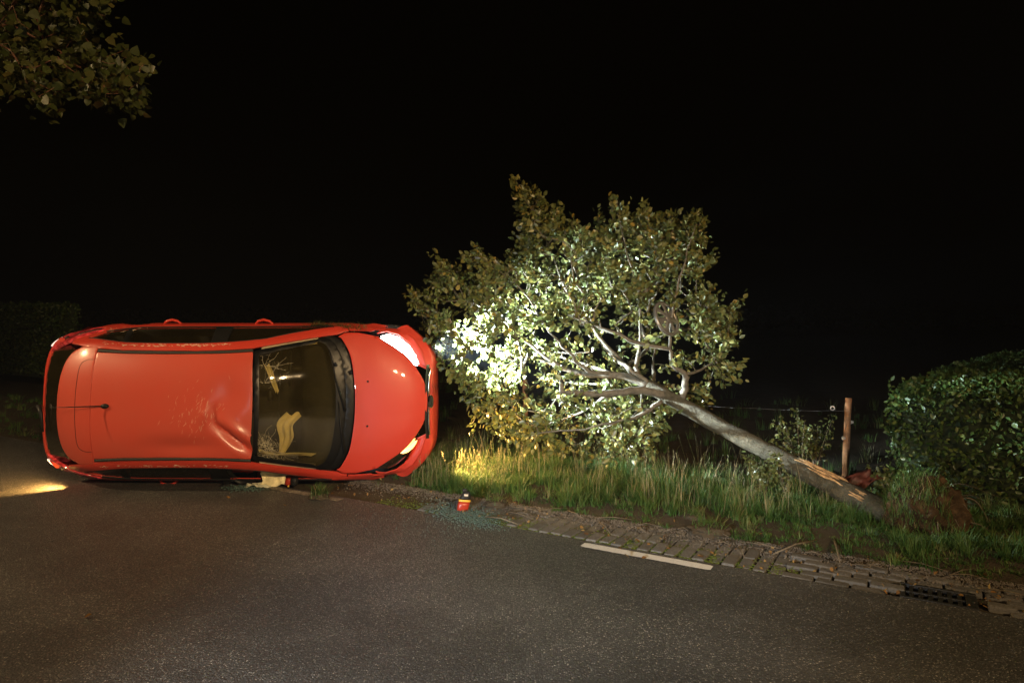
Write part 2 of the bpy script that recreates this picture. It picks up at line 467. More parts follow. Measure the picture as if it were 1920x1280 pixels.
def build_ground():
    ss = sorted(set([-900, -500, -250, -150, -100, -70, -50, -40] + [x * 1.0 for x in range(-32, -14)] + [-14 + 0.25 * i for i in range(100)] + [11 + i for i in range(10)] + [25, 35, 50, 80, 150, 300, 600, 900]))
    ts = sorted(set([-900, -400, -150, -60, -30, -15, -8, -5, -3.5, -2.5, -1.9, -1.61, -1.59] + [0, 2, 4, 5, 5.4, 5.54, 5.56] + [5.6 + 0.2 * i for i in range(40)] + [13.6 + i for i in range(15)] + [30, 35, 42, 55, 80, 130, 250, 500, 900]))
    V = [st(s, t, ground_z(s, t)) for s in ss for t in ts]
    n = len(ts)
    F = [(i * n + j, i * n + j + 1, (i + 1) * n + j + 1, (i + 1) * n + j) for i in range(len(ss) - 1) for j in range(n - 1)]
    F = [f[::-1] for f in F]
    o = mobj('ground', V, F, M['soil'])
    tag(o, 'dark soil of the verge and field', kind='structure')
    # road
    ss = [-160, -80, -40, -20, -10, -5, 0, 5, 10, 20, 40, 160]
    V = []; F = []
    prof = [(-1.5, -0.03), (-1.5, 0.0), (1.7, 0.03), (4.97, 0.0), (4.97, -0.06)]
    for s in ss:
        for t, z in prof: V.append(st(s, t, z if z != 0.03 else 0.0))
    m = len(prof)
    for i in range(len(ss) - 1):
        for j in range(m - 1):
            F.append((i * m + j, (i + 1) * m + j, (i + 1) * m + j + 1, i * m + j + 1))
    road = mobj('road', V, F, M['asphalt'], smooth=False)
    tag(road, kind='structure')
    # dashed edge line, 1 m strokes every 3.57 m
    for k in range(-1, 6):
        s1 = -( -1.64 + 3.57 * k)
        s0 = s1 - 1.0
        bm = bmesh.new()
        nn = 40
        lo = []; hi = []
        for i in range(nn + 1):
            s = s0 + (s1 - s0) * i / nn
            j1 = 0.004 * noise.noise(Vector((s * 40, 0, k))); j2 = 0.004 * noise.noise(Vector((s * 40, 9, k)))
            e = 0.012 if i in (0, nn) else 0
            lo.append(bm.verts.new(st(s, 4.815 + j1 + e, 0.004))); hi.append(bm.verts.new(st(s, 4.915 + j2 - e, 0.004)))
        for i in range(nn): bm.faces.new((lo[i], lo[i + 1], hi[i + 1], hi[i]))
        bmobj('painted_dash', bm, M['line_worn'] if k == 1 else M['line'], road)
    # brick gutter
    V = [st(-40, 4.97, -0.034), st(40, 4.97, -0.034), st(40, 5.62, -0.034), st(-40, 5.62, -0.034)]
    gut = mobj('brick_gutter', V, [(0, 1, 2, 3)], M['soil'], smooth=False)
    tag(gut, kind='structure')
    # one brick mesh, bevelled
    meshes = []
    for q in range(3):
        bm = bmesh.new()
        add_box(bm, (0, 0, -0.02), (0.200, 0.087, 0.05), bevel=0.011)
        for v in bm.verts:
            v.co.x += 0.006 * noise.noise(v.co * 31 + Vector((q * 5, 0, 0)))
            v.co.y += 0.006 * noise.noise(v.co * 27 + Vector((0, q * 7, 0)))
        me = bpy.data.meshes.new('brick'); bm.to_mesh(me); bm.free()
        me.materials.append(M['brick'])
        meshes.append(me)
    ang = math.atan2(RD[1], RD[0])
    DR0, DR1 = 2.79, 3.21
    def brick(s, t, rot, dz=0):
        o = bpy.data.objects.new('brick', random.choice(meshes))
        COL.objects.link(o)
        o.parent = gut
        o.location = st(s, t, dz + random.uniform(-0.010, 0.006))
        o.rotation_euler = (random.uniform(-.03, .03), random.uniform(-.03, .03), rot + random.uniform(-0.03, 0.03))
        return o
    s = -1.05
    while s < 2.08:                      # headers: long side across the road
        for r in range(2 if s < -0.9 else 3):
            t = 5.085 + r * 0.212 + (0.05 if int(round(s / 0.107)) % 2 else 0.0) * 0.3
            if t < 5.56: brick(s, t, ang + math.pi / 2, -0.004 * r - (0.004 if r == 2 else 0))
        s += 0.1065
    for c in range(5):                   # stretchers: long side along the road
        s = 2.18 + (c % 2) * 0.105
        while s < 5.4:
            t = 5.022 + c * 0.104
            if not (DR0 - 0.07 < s < DR1 + 0.07 and t < 5.31): brick(s, t, ang, 0.0)
            s += 0.215
    # gravel, moss over the bricks
    V = []; Q = []; 
    def pebbles(name, mat, n, fs, ft, size, label, flat=0.6, zf=None):
        cube = np.array([(-1,-1,-1),(1,-1,-1),(1,1,-1),(-1,1,-1),(-.7,-.6,1),(.6,-.7,1),(.7,.6,1),(-.6,.7,1)], float) * 0.5
        quads = np.array([(4,5,6,7),(0,1,5,4),(1,2,6,5),(2,3,7,6),(3,0,4,7)])
        VV = np.zeros((n * 8, 3)); QQ = np.zeros((n * 5, 4), int)
        for i in range(n):
            s_, t_ = fs(), ft()
            r = size * random.uniform(0.4, 1.3)
            a = random.random() * 6.28
            c_, d_ = math.cos(a), math.sin(a)
            p = cube * (r, r * random.uniform(.6, 1), r * flat)
            p = np.stack([p[:, 0] * c_ - p[:, 1] * d_, p[:, 0] * d_ + p[:, 1] * c_, p[:, 2]], 1)
            b = st(s_, t_, (zf(s_, t_) if zf else 0.0) + r * flat * .3)
            VV[i * 8:i * 8 + 8] = p + np.array(b)
            QQ[i * 5:i * 5 + 5] = quads + i * 8
        o = link(name, fastmesh(name, VV, QQ, mat))
        tag(o, label, name.replace('_', ' '), kind='stuff')
        return o
    pebbles('gravel', M['gravel'], 11000, lambda: random.uniform(-2.4, 4.2), lambda: 5.64 - abs(random.gauss(0, 0.16)), 0.0085, 'loose grit and small stones along the brick gutter', zf=lambda s, t: 0.001)
    pebbles('moss', M['moss'], 3200, lambda: random.choice((random.uniform(-1.6, 2.2), random.uniform(-1.0, 1.6))), lambda: 4.985 + abs(random.gauss(0, 0.13)), 0.014, 'green moss growing in the joints of the brick gutter', 0.25, zf=lambda s, t: -0.004)
    # drain
    ang_r = ang
    d = empty('storm_drain', st((DR0 + DR1) / 2, 5.125, -0.012), (0, 0, ang_r))
    tag(d, 'black cast iron storm drain grate set in the brick gutter', 'drain')
    L, W = 0.42, 0.28
    bm = bmesh.new(); add_box(bm, (0, 0, -0.045), (L, W, 0.03)); bmobj('pit', bm, M['pit'], d, False)
    bm = bmesh.new()
    for y in (-W / 2 + 0.015, W / 2 - 0.015): add_box(bm, (0, y, -0.003), (L, 0.03, 0.036), bevel=0.005)
    for x in (-L / 2 + 0.015, L / 2 - 0.03): add_box(bm, (x, 0, -0.004), (0.03 if x < 0 else 0.06, W - 0.062, 0.034), bevel=0.005)
    bmobj('frame', bm, M['iron'], d, False)
    bm = bmesh.new(); add_box(bm, (-0.015, 0, -0.006), (L - 0.092, 0.022, 0.03), bevel=0.004); bmobj('centre_bar', bm, M['iron'], d, False)
    for i in range(6):
        bm = bmesh.new(); x = -L / 2 + 0.062 + i * 0.053
        for y in (-0.061, 0.061):
            add_box(bm, (x, y, -0.008), (0.024, W / 2 - 0.043, 0.03), bevel=0.004)
        bmobj('bar', bm, M['iron'], d, False)
build_ground()

# ================================================================== GRASS
def blades(P, H, W, lean, tint, seg=3, bend=0.5, az=None):
    """P (n,3) base points; returns V, Q as quads (last quad collapsed to a narrow tip)"""
    n = len(P)
    if az is None: az = RNG.uniform(0, 2 * np.pi, n)
    d = np.stack([np.cos(az), np.sin(az)], 1)
    side = np.stack([-d[:, 1], d[:, 0]], 1)
    rows = []
    for k in range(seg + 1):
        f = k / seg
        w = W * (1 - f) ** 0.7 * 0.5 + 0.0006
        h = H * (f - 0.18 * lean * f * f)
        off = H * lean * (f ** (1 + bend * 2))
        c = np.stack([P[:, 0] + d[:, 0] * off, P[:, 1] + d[:, 1] * off, P[:, 2] + h], 1)
        s3 = np.stack([side[:, 0] * w, side[:, 1] * w, np.zeros(n)], 1)
        rows += [c - s3, c + s3]
    V = np.stack(rows, 1).reshape(-1, 3)
    m = 2 * (seg + 1)
    b = np.arange(n)[:, None] * m
    Q = np.concatenate([b + np.array([2 * k, 2 * k + 1, 2 * k + 3, 2 * k + 2]) for k in range(seg)], 0)
    return V, Q, np.repeat(tint, m)

def vnoise(x, y, sc, z=0.0):
    return np.array([noise.noise(Vector((a * sc, b * sc, z))) for a, b in zip(x, y)])

def to_world(s, t, z):
    return np.stack([RD[0] * (s - S0) + RN[0] * t, RD[1] * (s - S0) + RN[1] * t, z], 1)

HOLES = [(ground_at(1330, 985), 0.22), (ground_at(1300, 970), 0.16), (ground_at(935, 935), 0.16), (ground_at(1000, 925), 0.12), (ground_at(1740, 1000), 0.30)]
def build_grass():
    parts = []
    def scatter(n, s0, s1, t0, t1, hf, w, lean, tintf, clump=0.6, edge=True, per=26, rad=.035):
        m = max(1, n // per)
        cs = RNG.uniform(s0, s1, m); ct = t0 + (t1 - t0) * RNG.uniform(0, 1, m) ** 1.15
        c = vnoise(cs, ct, 2.2) + 0.5 * vnoise(cs, ct, 7.0, 4.0)
        keep = RNG.uniform(-0.8, 0.8, m) < c + clump
        if edge:   # ragged inner edge against the gutter
            e = 5.61 + 0.10 * vnoise(cs, ct * 0, 1.7, 2.0) + 0.06 * vnoise(cs, ct * 0, 6.0, 8.0)
            keep &= ct > e
        cx = RD[0] * (cs - S0) + RN[0] * ct; cy = RD[1] * (cs - S0) + RN[1] * ct
        for h, r in HOLES: keep &= (cx - h.x) ** 2 + (cy - h.y) ** 2 > (r * (1 + 0.3 * c)) ** 2
        keep &= ~((cx > -5.2) & (cx < -1.55) & (cy > 6.5) & (cy < 8.4))
        keep &= ~((cx > -1.6) & (cx < -1.0) & (cy > 6.9) & (cy < 8.1) & (RNG.uniform(0, 1, m) < 0.7))
        cs, ct, c = cs[keep], ct[keep], c[keep]; m = len(cs)
        if not m: return
        k = np.repeat(np.arange(m), per)
        size = RNG.uniform(.55, 1.45, m)[k]
        a = RNG.uniform(0, 2 * np.pi, len(k)); r = np.abs(RNG.normal(0, rad, len(k))) * size
        s = cs[k] + np.cos(a) * r; t = ct[k] + np.sin(a) * r
        z = np.array([ground_z(p, q) for p, q in zip(cs, ct)])[k] - 0.01
        az = a + math.atan2(RD[1], RD[0]) + RNG.normal(0, .7, len(k))
        H = hf(cs, ct, c)[k] * size * RNG.uniform(0.45, 1.2, len(k))
        ln = (RNG.uniform(0.05, 0.55, len(k)) + r / rad * .28) * lean * RNG.uniform(.6, 1.4, m)[k]
        tt = np.clip(tintf(cs, ct, c)[k] + RNG.normal(0, .08, len(k)), 0, 1)
        parts.append(blades(to_world(s, t, z), H, w * RNG.uniform(0.6, 1.4, len(k)), ln, tt, az=az))
    g = lambda a, b: (lambda s, t, c: np.clip(RNG.normal(a, b, len(s)) + 0.12 * c, 0, 0.80))
    dim = lambda s: 1 - .4 * np.clip((s - 1.3) / 1.2, 0, 1)
    near = lambda s, t, c: dim(s) * (0.045 + 0.06 * np.clip((t - 5.58) / 0.8, 0, 1) + 0.06 * c).clip(0.035)
    scatter(105000, -2.8, 4.6, 5.5, 7.9, near, 0.0062, 1.25, g(0.42, 0.2), 0.42)
    tall = lambda s, t, c: dim(s) * (0.09 + 0.06 * np.clip((t - 6.0) / 1.5, 0, 1) + 0.10 * c).clip(0.05)
    scatter(14000, -2.6, 4.6, 6.1, 8.2, tall, 0.005, .9, g(0.45, 0.18), 0.1)
    scatter(4200, -2.5, 2.2, 6.1, 8.6, lambda s, t, c: 0.24 + 0.12 * c, 0.0032, 0.5, lambda s, t, c: RNG.uniform(0.75, 1.0, len(s)), 0.1, per=9, rad=.06)
    # by the lower headlight: dense, pale weeds and grass
    scatter(26000, -2.9, 0.1, 5.75, 7.3, lambda s, t, c: 0.12 + 0.08 * c, 0.005, 1.0, lambda s, t, c: RNG.uniform(0.3, 0.85, len(s)), 0.4)
    # left verge beyond the car
    scatter(26000, -18, -2.5, 5.2, 10.5, lambda s, t, c: 0.10 + 0.07 * c, 0.010, 0.9, g(0.4, 0.15), 0.6, edge=False, rad=.06)
    # bank and field behind
    scatter(22000, -14, 12, 8.0, 20, lambda s, t, c: 0.20 + 0.12 * c, 0.010, 0.8, g(0.45, 0.2), 0.4, edge=False, rad=.07)
    scatter(16000, 2.4, 7.0, 5.5, 8.0, lambda s, t, c: 0.09 + 0.06 * c, 0.006, 0.9, g(0.4, 0.15), 0.1)
    # single sprigs in the gutter joints
    scatter(900, -1.0, 4.2, 5.0, 5.6, lambda s, t, c: 0.04 + 0.02 * c, 0.004, 1.0, g(0.5, 0.1), 0.5, edge=False, per=12, rad=.015)
    off = 0; VV, QQ, TT = [], [], []
    for V, Q, T in parts:
        VV.append(V); QQ.append(Q + off); TT.append(T); off += len(V)
    o = link('grass', fastmesh('grass', np.concatenate(VV), np.concatenate(QQ), M['grass'], np.concatenate(TT)))
    tag(o, 'rough green grass covering the verge and field', 'grass', kind='stuff')
    # seed heads on tall stalks
    mb = []; VV = []; QQ = []; TT = []; off = 0
    def stalk(x, y, z, h, t, head=True):
        nonlocal off
        a = random.uniform(0, 6.28); lean = random.uniform(0.05, 0.35) * h
        pts = [(x, y, z), (x + math.cos(a) * lean * .3, y + math.sin(a) * lean * .3, z + h * .6), (x + math.cos(a) * lean, y + math.sin(a) * lean, z + h)]
        V, F = tube_data(pts, [0.0018, 0.0014, 0.0009], 3, False)
        VV.append(np.array([tuple(v) for v in V])); QQ.append(np.array(F) + off); TT.append(np.full(len(V), t)); off += len(V)
        if head:
            for k in range(14):
                f = random.uniform(0.62, 1.02)
                c = Vector(pts[1]).lerp(Vector(pts[2]), (f - .6) / .4)
                dv = Vector((random.uniform(-1, 1), random.uniform(-1, 1), random.uniform(.2, 1.5))).normalized() * random.uniform(.008, .022)
                sd = Vector((random.uniform(-1, 1), random.uniform(-1, 1), 0)).normalized() * 0.003
                V = [c, c + dv * .5 + sd, c + dv, c + dv * .5 - sd]
                VV.append(np.array([tuple(v) for v in V])); QQ.append(np.array([[0, 1, 2, 3]]) + off); TT.append(np.full(4, min(1, t + random.uniform(-.1, .05)))); off += 4
    for i in range(200):
        s, t = random.uniform(-2.8, 1.9), random.uniform(5.9, 8.0)
        p = st(s, t, ground_z(s, t)); stalk(p.x, p.y, p.z, random.uniform(.18, .38), random.uniform(.75, 1))
    for i in range(180):     # pale weeds lit at the broken headlight
        x, y = random.uniform(-1.05, 0.1), random.uniform(7.05, 7.8)
        stalk(x, y, 0.03, random.uniform(.12, .30), random.uniform(.8, 1))
    for i in range(120):     # stalks at the fence
        s, t = random.uniform(-2.0, 2.2), random.uniform(8.6, 9.6)
        p = st(s, t, ground_z(s, t)); stalk(p.x, p.y, p.z, random.uniform(.5, .95), random.uniform(.7, 1), i % 3 == 0)
    o = link('seed_grass', fastmesh('seed_grass', np.concatenate(VV), np.concatenate(QQ), M['grass'], np.concatenate(TT)))
    tag(o, 'dry seed-headed grass stalks standing in the verge', 'grass', kind='stuff')
build_grass()

# ================================================================== THE CAR (local: x forward, y left, z up; then rolled onto its right side)
ROLL = math.radians(3.0)
CAR_M = Matrix(((1, 0, 0, -2.95), (0, math.sin(ROLL), -math.cos(ROLL), 8.2), (0, math.cos(ROLL), math.sin(ROLL), 0.86 - 0.036), (0, 0, 0, 1)))
CAR_INV = CAR_M.inverted()

def interp(tab, x):
    xs = [a[0] for a in tab]
    if x <= xs[0]: return tab[0][1]
    if x >= xs[-1]: return tab[-1][1]
    for i in range(len(xs) - 1):
        if x <= xs[i + 1]:
            x0, y0 = tab[i]; x1, y1 = tab[i + 1]
            h = x1 - x0
            def slope(k):
                if k <= 0 or k >= len(tab) - 1: 
                    k0, k1 = (0, 1) if k <= 0 else (len(tab) - 2, len(tab) - 1)
                    return (tab[k1][1] - tab[k0][1]) / (tab[k1][0] - tab[k0][0])
                d0 = (tab[k][1] - tab[k - 1][1]) / (tab[k][0] - tab[k - 1][0])
                d1 = (tab[k + 1][1] - tab[k][1]) / (tab[k + 1][0] - tab[k][0])
                if d0 * d1 <= 0: return 0.0
                return 2 * d0 * d1 / (d0 + d1)
            m0, m1 = slope(i), slope(i + 1)
            t = (x - x0) / h
            return (2*t**3 - 3*t*t + 1) * y0 + (t**3 - 2*t*t + t) * h * m0 + (-2*t**3 + 3*t*t) * y1 + (t**3 - t*t) * h * m1

WC = [(-2.06, .90), (-2.02, .96), (-1.62, 1.34), (-1.235, 1.43), (-.6, 1.478), (-.1, 1.48), (.2, 1.462), (.36, 1.43), (.8, 1.235), (1.235, 1.02), (1.6, .945), (1.85, .875), (1.97, .82), (2.04, .77)]
VR = [(-2.06, .60), (-1.62, .60), (-1.3, .62), (-.9, .60), (-.3, .595), (0, .60), (.35, .625), (.6, .665), (1.0, .735), (1.3, .765), (1.6, .76), (2.04, .74)]
WR = [(-2.06, .88), (-2.0, .93), (-1.62, 1.22), (-1.3, 1.30), (-.6, 1.35), (0, 1.34), (.35, 1.285), (.6, 1.175), (1.0, .985), (1.3, .90), (1.6, .855), (1.9, .785), (2.04, .72)]
VB = [(-2.06, .74), (-1.6, .79), (-1.0, .805), (1.0, .815), (1.5, .825), (2.04, .80)]
WB = [(-2.06, .80), (-1.6, .97), (-1.0, .965), (1.0, .92), (1.3, .83), (2.04, .66)]
VM = [(-2.06, .80), (-1.6, .845), (-1.0, .86), (1.0, .86), (1.5, .86), (2.04, .82)]
def sweep(x, v):
    v = abs(v)
    f = max(0, min(1, (x - 1.2) / .85)); f = f * f * (3 - 2 * f)
    r = max(0, min(1, (-x - 1.3) / .7)); r = r * r * (3 - 2 * r)
    return -f * .52 * v * v + r * 1.15 * v ** 6

def dent(x, v):
    """buckled roof near the lower windscreen corner: (x, v) local -> change of height"""
    d = 0.0
    # long fold running to the front right corner
    ax, av, bx, bv = -.06, -.10, .36, -.47
    dx, dv = bx - ax, bv - av
    L = math.hypot(dx, dv)
    t = ((x - ax) * dx + (v - av) * dv) / (L * L)
    s = ((x - ax) * -dv + (v - av) * dx) / L
    if -.3 < t < 1.3:
        w = max(0.0, 1 - abs(t - .6) / .62)
        w = w * w * (3 - 2 * w)
        d -= .085 * w * math.exp(-abs(s / (.030 if s > 0 else .075)) ** 1.5)
        d += .030 * w * math.exp(-((s - .085) / .05) ** 2)
        d += .016 * w * math.exp(-((s + .09) / .05) ** 2)
    # knuckle at the start of the fold
    r2 = ((x + .07) / .055) ** 2 + ((v + .085) / .11) ** 2
    d += .030 * math.exp(-r2) 
    r2 = ((x + .0) / .05) ** 2 + ((v + .09) / .09) ** 2
    d -= .030 * math.exp(-r2)
    # shallow hollow along the lower edge and above the fold
    d -= .026 * math.exp(-((x + .30) / .36) ** 2 - ((v + .40) / .085) ** 2)
    d -= .028 * math.exp(-((x - .16) / .16) ** 2 - ((v - .12) / .17) ** 2)
    return d

def S(u, q, off=0.0, dented=False):
    """car skin: q 0 centre line, 1 roof rail, 2 belt, 2.4 widest, 3 sill; sign of q is the side"""
    sg = -1 if q < 0 else 1
    a = abs(q)
    wc, vr, wr, vb, wb, vm = (interp(T, u) for T in (WC, VR, WR, VB, WB, VM))
    if a <= 1:
        v = vr * a
        w = wc - (wc - wr) * (a ** 2.6)
    elif a <= 2:
        f = a - 1
        # leave the roof tangentially, then lean down to the belt
        v = vr + (vb - vr) * (f ** .82)
        w = wr + (wb - wr) * (f ** 1.12)
    elif a <= 2.4:
        f = (a - 2) / .4
        v = vb + (vm - vb) * math.sin(f * math.pi / 2)
        w = wb + (.68 - wb) * f
    else:
        f = (a - 2.4) / .6
        v = vm - .05 * f * f
        w = .68 + (.24 - .68) * f
    x = u + sweep(u, v)
    if dented: w += dent(x, sg * v)
    return Vector((x, sg * v, w))

def Sn(u, q, off):
    p = S(u, q)
    e = 1e-3
    du = S(u + e, q) - S(u - e, q)
    dq = S(u, q + e) - S(u, q - e)
    n = du.cross(dq)
    n.normalize()
    return n

def uq(x, v):
    """physical plan position -> (u, q)"""
    sg = -1 if v < 0 else 1
    a = abs(v)
    u = x
    for _ in range(12): u = x - sweep(u, a)
    vr, vb = interp(VR, u), interp(VB, u)
    q = a / vr if a <= vr else 1 + min(1.0, ((a - vr) / max(vb - vr, 1e-3))) ** (1 / .82)
    return u, sg * q

def dens(poly, step):
    out = []
    for i in range(len(poly)):
        a = Vector(poly[i]); b = Vector(poly[(i + 1) % len(poly)])
        n = max(1, int((b - a).length / step))
        out += [a.lerp(b, k / n) for k in range(n)]
    return out

def smooth2(pts, closed=False, n=6):
    P = [Vector((p[0], p[1], 0)) for p in pts]
    return [(p.x, p.y) for p in catmull(P, n)]

def inside(p, poly):
    x, y = p; c = False
    j = len(poly) - 1
    for i in range(len(poly)):
        xi, yi = poly[i][0], poly[i][1]; xj, yj = poly[j][0], poly[j][1]
        if (yi > y) != (yj > y) and x < (xj - xi) * (y - yi) / (yj - yi) + xi: c = not c
        j = i
    return c

def panel(name, poly, mat, parent, hole=None, off=0.0, step=.05, thick=.004, phys=False, dented=False, fn=None, bev=True):
    """cut a panel out of the skin; poly in (u, q) or, with phys, in plan (x, v)"""
    conv = (lambda p: uq(p[0], p[1])) if phys else (lambda p: (p[0], p[1]))
    P = dens(poly, step)
    H = [dens(h, step) for h in (hole or [])]
    xs = [p[0] for p in P]; ys = [p[1] for p in P]
    pts = [Vector((p[0], p[1])) for p in P]
    edges = [(i, (i + 1) % len(P)) for i in range(len(P))]
    for h in H:
        b = len(pts)
        pts += [Vector((p[0], p[1])) for p in h]
        edges += [(b + i, b + (i + 1) % len(h)) for i in range(len(h))]
    nx = max(2, int((max(xs) - min(xs)) / step)); ny = max(2, int((max(ys) - min(ys)) / step))
    for i in range(nx + 1):
        for j in range(ny + 1):
            p = (min(xs) + (max(xs) - min(xs)) * (i + .5 * (j % 2)) / nx, min(ys) + (max(ys) - min(ys)) * j / ny)
            if inside(p, P) and not any(inside(p, h) for h in H): pts.append(Vector(p))
    ov, oe, of, *_ = delaunay_2d_cdt(pts, edges, [], 0, 1e-6)
    F = []
    for f in of:
        c = sum((ov[i] for i in f), Vector((0, 0))) / len(f)
        if inside(c, P) and not any(inside(c, h) for h in H): F.append(tuple(f))
    V = []
    for p in ov:
        u, q = conv(p)
        if fn: V.append(fn(u, q))
        else:
            w = S(u, q, dented=dented)
            if off: w = w + Sn(u, q, off) * off
            V.append(w)
    bm = bmesh.new()
    bv = [bm.verts.new(v) for v in V]
    for f in F:
        try: bm.faces.new([bv[i] for i in f])
        except ValueError: pass
    bmesh.ops.delete(bm, geom=[v for v in bm.verts if not v.link_faces], context='VERTS')
    bm.normal_update()
    # outward normals
    tot = sum((f.normal.dot(f.calc_center_median() - Vector((0, 0, .6))) * f.calc_area() for f in bm.faces), 0.0)
    if tot < 0: bmesh.ops.reverse_faces(bm, faces=bm.faces)
    o = bmobj(name, bm, mat, parent)
    if thick:
        md = o.modifiers.new('thickness', 'SOLIDIFY'); md.thickness = thick; md.offset = -1
        if bev:
            bv_ = o.modifiers.new('edge', 'BEVEL'); bv_.width = min(.003, thick * .3); bv_.segments = 2; bv_.limit_method = 'ANGLE'; bv_.angle_limit = math.radians(50)
    return o

def plan(px, py, w):
    """photo pixel of a car feature at local height w -> plan (x, v)"""
    d = Vector(((px - 960) / FOC, 1, -(py - HZ) / FOC))
    o = CAR_INV @ Vector((0, 0, EYE)); dl = CAR_INV.to_3x3() @ d
    t = (w - o.z) / dl.z
    p = o + dl * t
    return (p.x, p.y)

def build_car():
    car = empty('crashed_car')
    car.matrix_world = CAR_M
    tag(car, 'red hatchback car lying on its right side with a dented roof', 'car')
    mir = lambda poly: [(p[0], -p[1]) for p in poly]
    # ---------------- roof
    top_edge = smooth2([(.325, -.60), (.345, -.45), (.365, -.2), (.37, 0), (.365, .2), (.345, .45), (.325, .60)], n=5)
    cq = .86
    vq = lambda u: interp(VR, u) * cq
    roof = [(-1.232, vq(-1.232)), (-1.232, -vq(-1.232))]
    fr = [p for p in top_edge if abs(p[1]) < vq(.33)]
    roof += [(x, -vq(x)) for x in (-.9, -.5, 0, .2)] + [(.328, -vq(.33))] + fr + [(.328, vq(.33))] + [(x, vq(x)) for x in (.2, 0, -.5, -.9)]
    panel('roof', roof, M['roof_paint'], car, step=.022, thick=.012, phys=True, dented=True)
    # rubber strips between roof and rails
    for sg in (1, -1):
        V = []; F = []
        xs = [-1.228 + i * (1.56 / 60) for i in range(61)]
        for x in xs:
            for a, h in ((.868, .001), (.875, .007), (.905, .007), (.914, .001)):
                p = S(x, sg * a, dented=True); p.z += h; V.append(p)
        for i in range(60):
            for j in range(3): F.append((i * 4 + j, i * 4 + j + 1, i * 4 + 5 + j, i * 4 + 4 + j))
        mobj('roof_strip', V, F, M['strip'], car)
    # ---------------- side frames (roof rail, pillars) with window openings, both sides
    for sg in (1, -1):
        Q = lambda poly: [(p[0], sg * p[1]) for p in poly]
        # opening in (u, q)
        lowr = [(-1.42, 1.30), (-1.2, 1.17), (-.88, 1.10), (-.31, 1.09), (.03, 1.11), (.36, 1.15), (.48, 1.21), (.80, 1.52)]
        uppr = [(1.04, 1.86), (.96, 1.95), (.5, 1.97), (-.4, 1.96), (-1.0, 1.93), (-1.30, 1.68)]
        open_ = smooth2(lowr, n=4) + smooth2(uppr, n=4)
        frame = [(-1.228, .925), (-.6, .922), (0, .922), (.33, .922), (.38, .935), (.6, .955), (.9, .965), (1.10, .97), (1.20, 1.02), (1.19, 1.5), (1.12, 1.99), (.5, 2.02), (-.5, 2.02), (-1.1, 2.02), (-1.45, 2.02), (-1.33, 1.86), (-1.39, 1.64), (-1.63, 1.28), (-1.60, 1.08), (-1.44, .98), (-1.30, .94)]
        panel('side_frame', Q(frame), M['paint'], car, hole=[Q(open_)], step=.05, thick=.018)
        # glass and pillar
        if sg > 0:
            g = panel('side_window', Q([(x, y) for x, y in open_]), M['sideglass'], car, off=-.012, step=.06, thick=0)
        else:
            rear = [p for p in open_ if p[0] < .12]
            g = panel('side_window', Q(rear), M['sideglass'], car, off=-.012, step=.06, thick=0)
        panel('window_pillar', Q([(-.10, 1.06), (.06, 1.06), (-.02, 1.99), (-.20, 1.99)]), M['black'], car, off=-.006, thick=.01)
        panel('window_pillar', Q([(-1.00, 1.06), (-.95, 1.06), (-1.06, 1.97), (-1.12, 1.97)]), M['black'], car, off=-.006, thick=.008)
        # window seal line
        for k, (seg, wd) in enumerate(((smooth2(lowr, n=4), .007), (smooth2(uppr, n=4), .009))):
            mb = MB(); mb.tube([S(u, sg * q) + Vector((0, 0, -.003)) for u, q in seg], wd, 6); mb.build('window_seal', M['black'], car)
        # doors, fender, quarter panel
        fd = panel('front_door', Q([(.02, 2.03), (1.08, 2.03), (1.12, 2.3), (1.06, 2.92), (.06, 2.92), (-.02, 2.4)]), M['paint'], car, step=.07, thick=.02)
        rd = panel('rear_door', Q([(-1.02, 2.03), (.013, 2.03), (-.027, 2.4), (.052, 2.92), (-.62, 2.92), (-.9, 2.5)]), M['paint'], car, step=.07, thick=.02)
        for d_, u in ((fd, .16), (rd, -.83)):
            p = [S(u + a, sg * 2.19) for a in (0, .03, .09, .15, .19)]
            n = Vector((0, sg, .12)).normalized()
            hs = (-.004, .030, .044, .030, -.004)
            mb = MB(); mb.tube([a + n * h for a, h in zip(p, hs)], [.012, .014, .015, .014, .012], 8)
            h_ = mb.build('handle', M['paint'], d_)
        mats = M['paint']
        # fender with wheel arch
        arch = lambda cx: [(cx + .35 * math.cos(a), 3.05 - .92 * math.sin(a)) for a in np.linspace(.06, math.pi - .06, 14)]
        fen = [(1.115, 2.0), (1.20, 1.50), (1.21, 1.06), (1.30, 1.03), (1.56, 1.04), (1.62, 1.30), (1.84, 1.60), (1.86, 2.5)] 
        arc = arch(1.38)
        fen += [(1.86, 2.9)] + arc + [(1.035, 2.95), (1.066, 2.92), (1.128, 2.3), (1.088, 2.03)]
        panel('front_fender', Q(fen), mats, car, step=.06, thick=.012)
        qp = [(-1.66, 2.03), (-1.03, 2.03), (-.91, 2.5), (-.63, 2.93)] + arch(-1.11)[::1] 
        qp = [(-1.03, 2.03), (-.91, 2.5), (-.63, 2.93), (-.72, 2.98)] + arch(-1.11) + [(-1.5, 2.95), (-1.92, 2.95), (-1.97, 2.5), (-1.95, 2.25), (-1.62, 2.03)]
        panel('quarter_panel', Q(qp), mats, car, step=.06, thick=.012)
        V = []; F = []
        for i, u in enumerate(np.linspace(-.72, 1.03, 12)):
            for a, dz in ((2.93, 0), (3.0, 0), (3.0, -.05)):
                p = S(u, sg * a); p.z += dz; p.y += sg * .004; V.append(p)
        for i in range(11):
            for j in range(2): F.append((i * 3 + j, i * 3 + j + 1, i * 3 + 4 + j, i * 3 + 3 + j))
        mobj('sill', V, F, M['black'], car)
    # ---------------- spoiler and tailgate
    eq = .99
